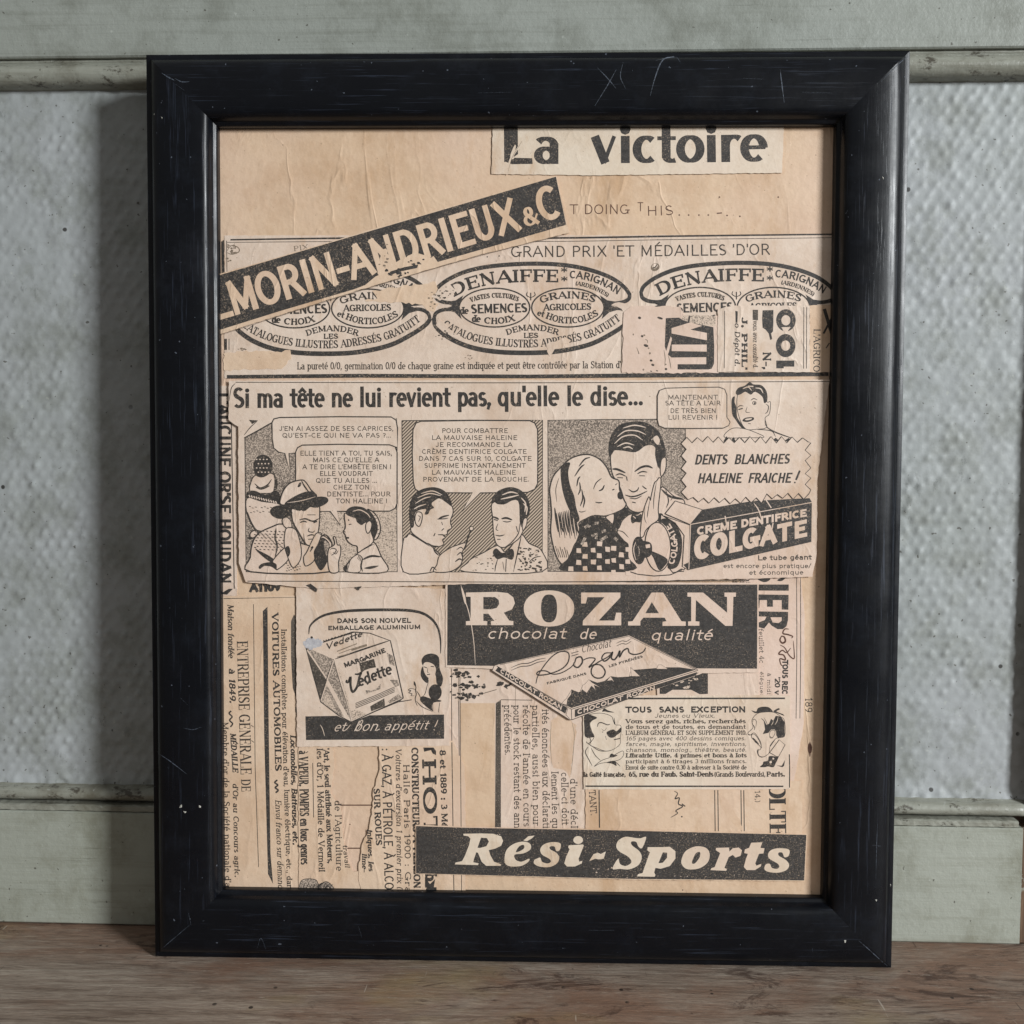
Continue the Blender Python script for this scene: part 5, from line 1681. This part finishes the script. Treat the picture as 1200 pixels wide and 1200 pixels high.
mn.L_([(320, 772), (350, 755), (398, 742)], 11)
mn.L_([(312, 770), (360, 768), (392, 762)], 6)
mn.L_([(345, 790), (352, 812)], 4)
mn.L_([(362, 835), (345, 850)], 5)
mn.L_([(290, 890), (300, 868)], 6)
mn.L_([(318, 880), (350, 880), (372, 886)], 7)
mn.L_([(245, 938), (285, 960), (330, 962)], 10)
mn.L_([(130, 880), (190, 915), (262, 962)], 5)
mn.L_([(285, 965), (300, 1000), (325, 1025)], 9)
mn.F_([(330, 1028), (400, 975), (470, 948), (515, 938), (500, 985), (490, 1000), (492, 1050), (472, 1100), (400, 1140), (290, 1140), (312, 1090)], 'newsprint', 6)
mn.L_([(450, 985), (480, 968), (500, 985)], 6)
mn.L_([(452, 1025), (480, 1005), (492, 1040)], 7)
mn.L_([(440, 1070), (470, 1050), (490, 1060)], 9)
mn.L_([(262, 1140), (282, 1108), (310, 1130)], 7)
mn.L_([(508, 985), (530, 900), (552, 845)], 9, 'ink', True, .6)
mn.E_(555, 836, 14, 14, 'newsprint', 4)
mn = p.sub('drawn_man')
mn.F_([(508, 1140), (530, 1075), (560, 1045), (640, 1005), (740, 955), (800, 1000), (900, 880), (960, 940), (1050, 995), (1050, 1140)], 'newsprint', 6)
mn.F_([(700, 660), (790, 640), (885, 640), (900, 770), (940, 750), (942, 800), (915, 860), (880, 915), (790, 968), (735, 950), (712, 880), (704, 760)], 'newsprint', 6)
mn.F_([(695, 668), (705, 615), (745, 570), (820, 545), (890, 560), (945, 610), (966, 680), (960, 740), (940, 770), (915, 790), (905, 830), (893, 770), (900, 690), (880, 640), (840, 640), (790, 665), (740, 665), (715, 650)], 'ink')
for q in ([(760, 630), (830, 615), (890, 600)], [(770, 600), (830, 580), (880, 590)], [(905, 620), (935, 660), (930, 720)], [(920, 660), (945, 690), (940, 740)]):
    mn.L_(q, 8, 'newsprint')
mn.F_([(920, 775), (945, 765), (940, 815), (915, 850)], 'newsprint', 5)
mn.L_([(700, 752), (730, 762), (748, 772)], 11)
mn.L_([(765, 768), (800, 762), (842, 776)], 12)
mn.L_([(712, 772), (740, 780)], 6)
mn.L_([(775, 785), (805, 790), (835, 784)], 6)
mn.L_([(742, 800), (728, 840), (745, 852)], 5)
mn.L_([(722, 882), (755, 888), (788, 880)], 7)
mn.L_([(735, 912), (760, 912)], 5)
mn.L_([(895, 800), (885, 870), (840, 930), (790, 968)], 6)
mn.L_([(870, 820), (880, 860)], 5)
mn.F_([(705, 1005), (730, 975), (775, 1008), (835, 978), (855, 1005), (842, 1055), (785, 1040), (735, 1052)], 'ink')
mn.L_([(740, 1050), (725, 1100), (720, 1140)], 6)
mn.L_([(905, 890), (885, 980), (850, 1140)], 7)
mn.L_([(800, 1050), (795, 1140)], 5)
mn.L_([(775, 1070), (785, 1130)], 3)
r_ = random.Random(4)
for k in range(60):
    x, y = r_.uniform(880, 1040), r_.uniform(960, 1135)
    if y > 900 + (x - 900) * .75:
        mn.L_([(x, y), (x + r_.uniform(6, 22), y + r_.uniform(-4, 8))], r_.uniform(5, 11), 'ink_text', False)
for k in range(22):
    x, y = r_.uniform(570, 710), r_.uniform(1010, 1130)
    mn.L_([(x, y), (x + r_.uniform(4, 14), y + 2)], 4, 'ink_text', False)
mn.L_([(960, 1070), (1000, 1040), (1045, 1030)], 6)

# panel three
p = cs.sub('comic_panel', 'third panel with a fair haired woman kissing a smiling man', z0)
p.at(630, 480, 6)
p.F_([(72, 75), (850, 68), (1040, 130), (1040, 632), (900, 560), (800, 700), (760, 1000), (800, 1138), (72, 1138)], 'tone', sm=False)
p.L_([(1030, 1138), (600, 1140), (72, 1138), (74, 600), (72, 75), (460, 70), (850, 68)], 5, 'ink', False, 1)
p.L_([(1038, 135), (1040, 210)], 5, 'ink', False, 1)
mn = p.sub('drawn_man')
mn.F_([(640, 740), (760, 700), (860, 560), (890, 550), (960, 610), (1030, 640), (1030, 760), (1010, 1130), (620, 1130), (560, 860)], 'newsprint', 6)
mn.L_([(870, 560), (930, 610), (1025, 632)], 14)
mn.L_([(900, 560), (920, 640), (905, 690)], 7)
mn.L_([(935, 640), (960, 612), (1000, 632)], 5)
mn.F_([(512, 330), (530, 285), (600, 285), (690, 295), (760, 250), (828, 262), (845, 390), (862, 400), (875, 345), (902, 345), (898, 430), (868, 478), (850, 590), (790, 680), (720, 722), (650, 705), (610, 640), (585, 560), (550, 500), (522, 440)], 'newsprint', 7)
mn.F_([(505, 335), (498, 250), (520, 175), (570, 112), (640, 88), (730, 84), (800, 110), (860, 165), (895, 260), (898, 345), (870, 350), (862, 415), (842, 390), (826, 320), (826, 255), (790, 240), (745, 258), (692, 296), (640, 290), (590, 280), (545, 285), (525, 310)], 'ink')
for q in ([(560, 190), (620, 150), (700, 150), (760, 175)], [(540, 240), (600, 190), (680, 180), (740, 215)], [(560, 260), (620, 235), (680, 250)], [(600, 270), (640, 262), (670, 278)], [(800, 215), (830, 185), (855, 225)], [(815, 225), (845, 200), (862, 250)], [(600, 130), (680, 110), (760, 125)]):
    mn.L_(q, 7, 'newsprint')
mn.F_([(810, 200), (840, 180), (862, 215), (850, 250), (825, 235)], 'newsprint', 4)
mn.F_([(872, 350), (902, 340), (900, 420), (870, 470), (862, 420)], 'newsprint', 6)
mn.L_([(525, 418), (560, 420), (618, 445)], 13)
mn.L_([(682, 436), (730, 405), (775, 398), (810, 412)], 13)
mn.L_([(548, 462), (580, 452), (622, 470)], 8)
mn.L_([(700, 452), (735, 436), (772, 440)], 8)
mn.L_([(560, 478), (600, 480)], 5)
mn.L_([(715, 465), (755, 466)], 5)
mn.L_([(625, 470), (630, 500)], 6)
mn.L_([(640, 560), (670, 578), (700, 568), (712, 545)], 8)
mn.L_([(615, 600), (660, 612), (710, 602), (772, 572)], 9)
mn.L_([(645, 622), (690, 626), (735, 605)], 6)
mn.L_([(665, 650), (690, 656)], 6)
mn.L_([(735, 535), (752, 550), (768, 560)], 7)
mn.F_([(530, 745), (620, 688), (650, 715), (720, 722), (700, 740), (650, 740), (600, 780), (570, 840), (530, 805)], 'ink')
mn.F_([(655, 765), (668, 735), (700, 745), (730, 735), (725, 790), (690, 790), (665, 800)], 'ink')
mn.L_([(672, 750), (690, 765)], 5, 'newsprint')
mn.F_([(845, 735), (880, 735), (880, 790), (845, 785)], 'ink')
mn.L_([(560, 850), (600, 860), (640, 900)], 5)
hnd = [(722, 890), (730, 780), (750, 690), (782, 612), (792, 640), (800, 600), (820, 520), (838, 500), (855, 478), (868, 500), (858, 600), (848, 700), (850, 770), (800, 810), (760, 850), (745, 890)]
mn.F_(hnd, 'newsprint', 6)
mn.L_([(788, 640), (775, 720), (770, 760)], 5)
mn.L_([(835, 510), (818, 620), (815, 700)], 5)
mn.L_([(755, 690), (752, 760), (765, 800)], 4)
w = p.sub('drawn_woman')
w.F_([(92, 640), (85, 560), (110, 470), (165, 405), (240, 340), (345, 315), (430, 345), (485, 405), (520, 475), (570, 500), (576, 560), (590, 592), (610, 640), (622, 668), (590, 708), (490, 748), (400, 745), (340, 768), (290, 800), (300, 850), (270, 940), (235, 1010), (190, 1088), (150, 1065), (115, 980), (92, 860), (98, 740)], 'newsprint', 8)
w.F_([(165, 402), (228, 372), (215, 440), (228, 530), (258, 610), (272, 690), (295, 770), (270, 790), (235, 730), (195, 640), (168, 530)], 'ink')
for q in ([(290, 400), (330, 350), (370, 335)], [(260, 470), (300, 410), (330, 385)], [(275, 540), (285, 490), (300, 470)], [(300, 680), (318, 620), (310, 560)], [(320, 690), (330, 640), (322, 600)], [(285, 600), (300, 560), (295, 510)]):
    w.L_(q, 9)
for k in range(13):
    x = 120 + k * 12
    w.L_([(x, 690 + (k * 37) % 40), (x + 10, 770 + (k * 29) % 50), (x + 25, 860 + (k * 41) % 60)], 7 if k % 3 else 11)
for k in range(6):
    w.L_([(125 + k * 16, 960 + (k * 17) % 30), (150 + k * 14, 1040)], 4, 'ink_text')
w.L_([(150, 480), (128, 560), (135, 650)], 4, 'ink_text')
w.L_([(392, 560), (412, 515), (450, 482)], 6)
w.L_([(430, 572), (455, 560), (470, 530)], 9)
w.L_([(525, 565), (540, 560)], 7)
w.L_([(545, 530), (560, 520)], 4)
w.F_([(562, 592), (580, 575), (590, 595), (600, 620), (585, 632), (565, 622)], 'ink')
w.L_([(405, 650), (430, 655), (455, 652)], 7)
w.L_([(290, 715), (310, 720), (340, 712)], 5)
w.L_([(380, 745), (480, 748), (580, 712), (620, 680)], 9)
w.F_([(295, 815), (330, 770), (400, 752), (480, 765), (535, 810), (560, 860), (610, 920), (640, 950), (640, 1040), (672, 1130), (170, 1132), (225, 1035), (250, 960), (285, 900)], 'ink')
w.F_([(480, 755), (535, 735), (530, 800), (505, 785)], 'newsprint', 5)
r_ = random.Random(9)
for j in range(6):
    for k in range(9):
        if (j + k) % 2:
            continue
        x, y = 235 + k * 50 + (j % 2) * 6, 1120 - j * 42 + k * (-2 + 6 * (k > 5))
        if y < 910 + abs(k - 4) * 10 or (x > 645) or x < 240 + (1100 - y) * .25:
            continue
        s = 17
        w.F_([(x - s, y - s + r_.uniform(-5, 5)), (x + s + r_.uniform(-5, 5), y - s), (x + s, y + s), (x - s + r_.uniform(-5, 5), y + s - 3)], 'newsprint', 0, False)
for q in ([(330, 830), (350, 815), (370, 825)], [(400, 800), (430, 795)], [(380, 890), (420, 870), (410, 910)], [(440, 920), (490, 890)], [(450, 860), (480, 850)], [(540, 900), (560, 920)], [(310, 950), (335, 900)]):
    w.L_(q, 16, 'tone', False)
# tube
tb = p.sub('toothpaste_tube')
tb.F_([(865, 770), (900, 760), (960, 790), (1030, 820), (1035, 1100), (1010, 1120), (930, 1120)], 'newsprint', 5)
tb.F_([(862, 780), (905, 765), (965, 800), (1008, 880), (1016, 960), (1005, 1050), (975, 1110), (915, 1112), (935, 1000), (930, 900), (905, 830)], 'ink')
tb.T_('COLGATE', [(958, 1092), (978, 1020), (985, 950), (968, 870), (930, 800)], 46, (.2, .18, 0), 'newsprint', up=None)
tb.E_(845, 965, 90, 172, 'newsprint', 6, -.05)
tb.F_([(785, 990), (912, 1050), (880, 1115), (850, 1125), (812, 1040)], 'ink')
tb.E_(712, 990, 46, 98, 'ink', 0, -.05)
tb.F_([(700, 930), (760, 925), (800, 945), (802, 1010), (770, 1040), (710, 1030)], 'ink')
tb.F_([(758, 950), (790, 945), (792, 970), (762, 975)], 'newsprint', 0, False)
tb.L_([(690, 930), (675, 985), (690, 1060)], 5, 'newsprint')
tb.L_([(705, 960), (715, 990), (712, 1030)], 6, 'tone')

# right hand end: box, burst, boy
bx_ = cs.sub('toothpaste_box')
bx_.at(760, 440, 4.8)
bx_.F_([(93, 778), (150, 706), (302, 755), (234, 838)], 'newsprint', 4, False)
bx_.F_([(85, 790), (232, 842), (226, 1094), (190, 1075), (200, 900), (150, 830)], 'newsprint', 4, False)
bx_.F_([(300, 755), (590, 705), (905, 690), (918, 712), (234, 836)], 'ink_block', sm=False)
bx_.F_([(234, 840), (918, 716), (915, 936), (224, 1094)], 'ink_block', sm=False)
bx_.L_([(234, 838), (918, 714)], 3.5, 'newsprint', False, 1)
bx_.L_([(236, 838), (226, 1090)], 4, 'newsprint', False, 1)
bx_.F_([(195, 1065), (226, 1050), (224, 1096)], 'ink', sm=False)
bx_.T_('CREME', [(272, 899), (496, 861)], 47, (.28, .25, 0), 'newsprint', h1=46, up=(0, -1))
bx_.T_('DENTIFRICE', [(518, 857), (888, 793)], 46, (.28, .25, 0), 'newsprint', h1=43, up=(0, -1))
bx_.T_('COLGATE', [(262, 1042), (888, 906)], 138, (.26, .235, 0), 'newsprint', h1=92, up=(0, -1))
for q in ([(590, 715), (620, 760), (640, 830)], [(660, 700), (690, 745)], [(700, 830), (690, 880)], [(430, 790), (440, 850)]):
    bx_.L_(q, 5, 'newsprint', True, .1)
by = cs.sub('drawn_boy', None, z0)
by.at(760, 440, 4.8)
by.F_([(500, 115), (520, 90), (620, 90), (650, 120), (668, 150), (686, 150), (680, 215), (655, 240), (664, 292), (610, 302), (548, 302), (515, 250), (498, 180)], 'newsprint', 3)
by.F_([(490, 96), (505, 70), (540, 58), (568, 38), (592, 50), (635, 55), (664, 90), (668, 140), (650, 155), (640, 120), (600, 92), (575, 108), (545, 92), (520, 105), (500, 110)], 'ink')
by.F_([(468, 135), (485, 118), (484, 150), (495, 180), (498, 230), (520, 268), (548, 302), (520, 292), (490, 250), (470, 215)], 'ink')
for q in ([(530, 75), (560, 65), (580, 85)], [(600, 70), (630, 75), (645, 100)], [(560, 60), (590, 62)]):
    by.L_(q, 5, 'newsprint')
by.L_([(500, 180), (515, 170), (535, 172)], 4)
by.L_([(505, 192), (530, 185)], 5)
by.L_([(575, 140), (592, 130), (612, 138)], 4)
by.E_(595, 155, 10, 9, 'newsprint', 3, 0, None, 12)
by.E_(597, 156, 5, 6, 'ink', 0, 0, None, 8)
by.L_([(555, 175), (548, 205), (572, 208)], 3)
by.F_([(528, 255), (545, 238), (588, 235), (590, 250), (555, 262)], 'ink')
by.F_([(545, 245), (580, 240), (575, 248), (550, 252)], 'newsprint')
by.L_([(660, 160), (675, 175), (668, 205), (655, 215)], 4)
by.L_([(560, 270), (575, 272)], 3)
by.L_([(664, 292), (720, 322), (805, 352)], 6)
by.L_([(655, 240), (660, 280), (690, 312)], 4)
by.F_([(425, 345), (440, 318), (478, 296), (540, 300), (600, 320), (650, 348), (540, 350), (470, 352)], 'newsprint', 3)
by.L_([(600, 302), (690, 312), (715, 345)], 4)
for q in ([(420, 372), (440, 340), (450, 372)], [(455, 375), (480, 345), (490, 372)], [(500, 378), (520, 350), (540, 372)], [(690, 372), (715, 350), (740, 370)], [(760, 370), (790, 350), (800, 372)]):
    by.F_(q, 'ink', sm=False)
bu = cs.sub('burst_sign')
bu.at(760, 440, 4.8)
cs.at(760, 440, 4.8)
r_ = random.Random(12)
top = [(215 + k * 29.6, (348 if k % 2 == 0 else 378) + r_.uniform(-5, 5)) for k in range(24)]
rt = [(912 if k % 2 else 880, 350 + k * 33 + r_.uniform(-5, 5)) for k in range(1, 10)]
bt = [(902 - k * 29.6, (688 if k % 2 == 0 else 716 if k < 22 else 700) + r_.uniform(-5, 5) - 22 * (k < 9)) for k in range(24)]
lf = [(183 if k % 2 else 212, 690 - k * 34 + r_.uniform(-5, 5)) for k in range(1, 10)]
bu.F_(top + rt + bt + lf, 'newsprint', 4.2, False)
bu.T_('DENTS', [(256, 502), (440, 500)], 57, (.19, .165, 0), 'ink', it=.22)
bu.T_('BLANCHES', [(478, 500), (790, 497)], 57, (.19, .165, 0), 'ink', it=.22)
bu.T_('HALEINE', [(272, 607), (520, 605)], 57, (.19, .165, 0), 'ink', it=.22)
bu.T_('FRAICHE', [(556, 605), (798, 604)], 57, (.19, .165, 0), 'ink', it=.22)
bu.L_([(850, 535), (838, 565), (828, 588)], 9, 'ink', False, .5)
bu.E_(822, 602, 5, 5, 'ink', 0, 0, None, 8)
bb = bubble(cs, [(440, 110), (428, 78), (395, 66), (240, 68), (95, 72), (62, 84), (50, 115), (50, 250), (58, 282), (90, 296), (240, 298), (420, 296), (450, 282), (458, 262), (440, 235)],
       [('MAINTENANT', 108, 390, 136), ("SA TÊTE A L'AIR", 92, 406, 169), ('DE TRÈS BIEN', 120, 380, 212), ('LUI REVENIR !', 108, 388, 249)], 27, line=4)

base = PAPER_W
for lay in range(7):
    for k, q in PIECES:
        if k == lay:
            q.build(FR, base)
    base += max([q.top() for k, q in PIECES if k == lay]) + LAYER * 1.7


# ------------------------------------------------------------------ knocks on the black paint
def scratch(pts, width, mat='scratch'):
    """a fine raised line following the face of a rail; points are in photo measure"""
    side = None
    P = []
    for x, y in smooth_path(pair(pts), False, 6):
        u, v = uv(x, y, -0.0002)
        s = min(u + W / 2, W / 2 - u, v, H - v)
        u, v = uv(x, y, prof_w(s))
        s = min(u + W / 2, W / 2 - u, v, H - v)
        P.append((u, v, prof_w(s) + 0.00012))
    P = np.array(P)
    V2, Q = strip(P[:, :2], np.maximum(.8 * width * np.sin(np.linspace(0.15, math.pi - .15, len(P))), width * .25) / 2950.0)
    zz = np.concatenate([P[:, 2], P[:, 2]])
    V3 = [(a, b, z) for (a, b), z in zip(V2, zz)]
    mid = P[len(P) // 2]
    d = {'L': mid[0] + W / 2, 'R': W / 2 - mid[0], 'B': mid[1], 'T': H - mid[1]}
    side = min(d, key=d.get)
    return side, V3, Q


for pts, w_ in (([(700, 80), (712, 92), (722, 104)], 1.3), ([(722, 82), (712, 100), (697, 124)], 1.2), ([(730, 74), (727, 90), (733, 104)], 1.0), ([(790, 66), (776, 72), (768, 90), (762, 112)], 1.6), ([(768, 72), (790, 68), (797, 74)], 1.0),
                ([(914, 82), (916, 98), (919, 120)], 1.6), ([(190, 86), (198, 91), (206, 95)], 1.8), ([(205, 92), (213, 96), (222, 96)], 1.4), ([(206, 99), (216, 106)], 1.0), ([(745, 70), (741, 84)], .8),
                ([(184, 880), (200, 892), (219, 907)], 1.2), ([(187, 884), (198, 900)], 1.0), ([(212, 818), (220, 826)], .8), ([(215, 853), (226, 855), (236, 852)], .8), ([(1006, 1102), (1020, 1114), (1040, 1132)], 1.1),
                ([(952, 1110), (951, 1122)], .8), ([(1022, 990), (1032, 991)], 1.2), ([(1028, 965), (1027, 990), (1026, 1030)], .7), ([(302, 1110), (306, 1099), (312, 1111)], .7), ([(190, 1111), (202, 1101), (222, 1084)], .8),
                ([(1064, 66), (1050, 78), (1032, 96)], .9), ([(690, 1090), (720, 1090)], .7), ([(420, 1085), (424, 1098)], .9), ([(224, 1084), (221, 1070)], 1.2), ([(870, 92), (895, 93)], .7), ([(940, 108), (975, 109)], .7), ([(600, 108), (560, 109)], .6)):
    s, V3, Q = scratch(pts, w_)
    mesh_obj('scratch', V3, Q, ['scratch'], None, RAILS[s])


def chip(pts, side):
    V3 = []
    for x, y in pts:
        u, v = uv(x, y, -0.0002)
        s = min(u + W / 2, W / 2 - u, v, H - v)
        V3.append((u, v, prof_w(s) + 0.00010))
    c0 = np.mean(V3, 0)
    V3 = [tuple(c0 + (np.array(q) - c0) * .62) for q in V3]
    n_ = len(V3)
    c0 = np.mean(V3, 0)
    V3.append((c0[0], c0[1], c0[2] + .0001))
    return V3, [(i, (i + 1) % n_, n_) for i in range(n_)]


for side, lst in (('L', [[(216, 938), (219, 937), (219, 942), (214, 943)], [(237, 938), (241, 940), (240, 943), (237, 942)], [(183, 137), (185, 136), (185, 139)], [(193, 141), (196, 142), (195, 145)], [(218, 945), (225, 946), (222, 949)]]),
                  ('R', [[(1020, 1048), (1024, 1048), (1023, 1052)], [(1028, 210), (1031, 212), (1030, 216)], [(1042, 1034), (1044, 1036), (1043, 1040)]]), ('B', [[(984, 1094), (988, 1094), (987, 1099), (985, 1099)]])):
    for pts in lst:
        v3, q3 = chip(pts, side)
        mesh_obj('paint_chip', v3, q3, ['pale_chip'], None, RAILS[side])
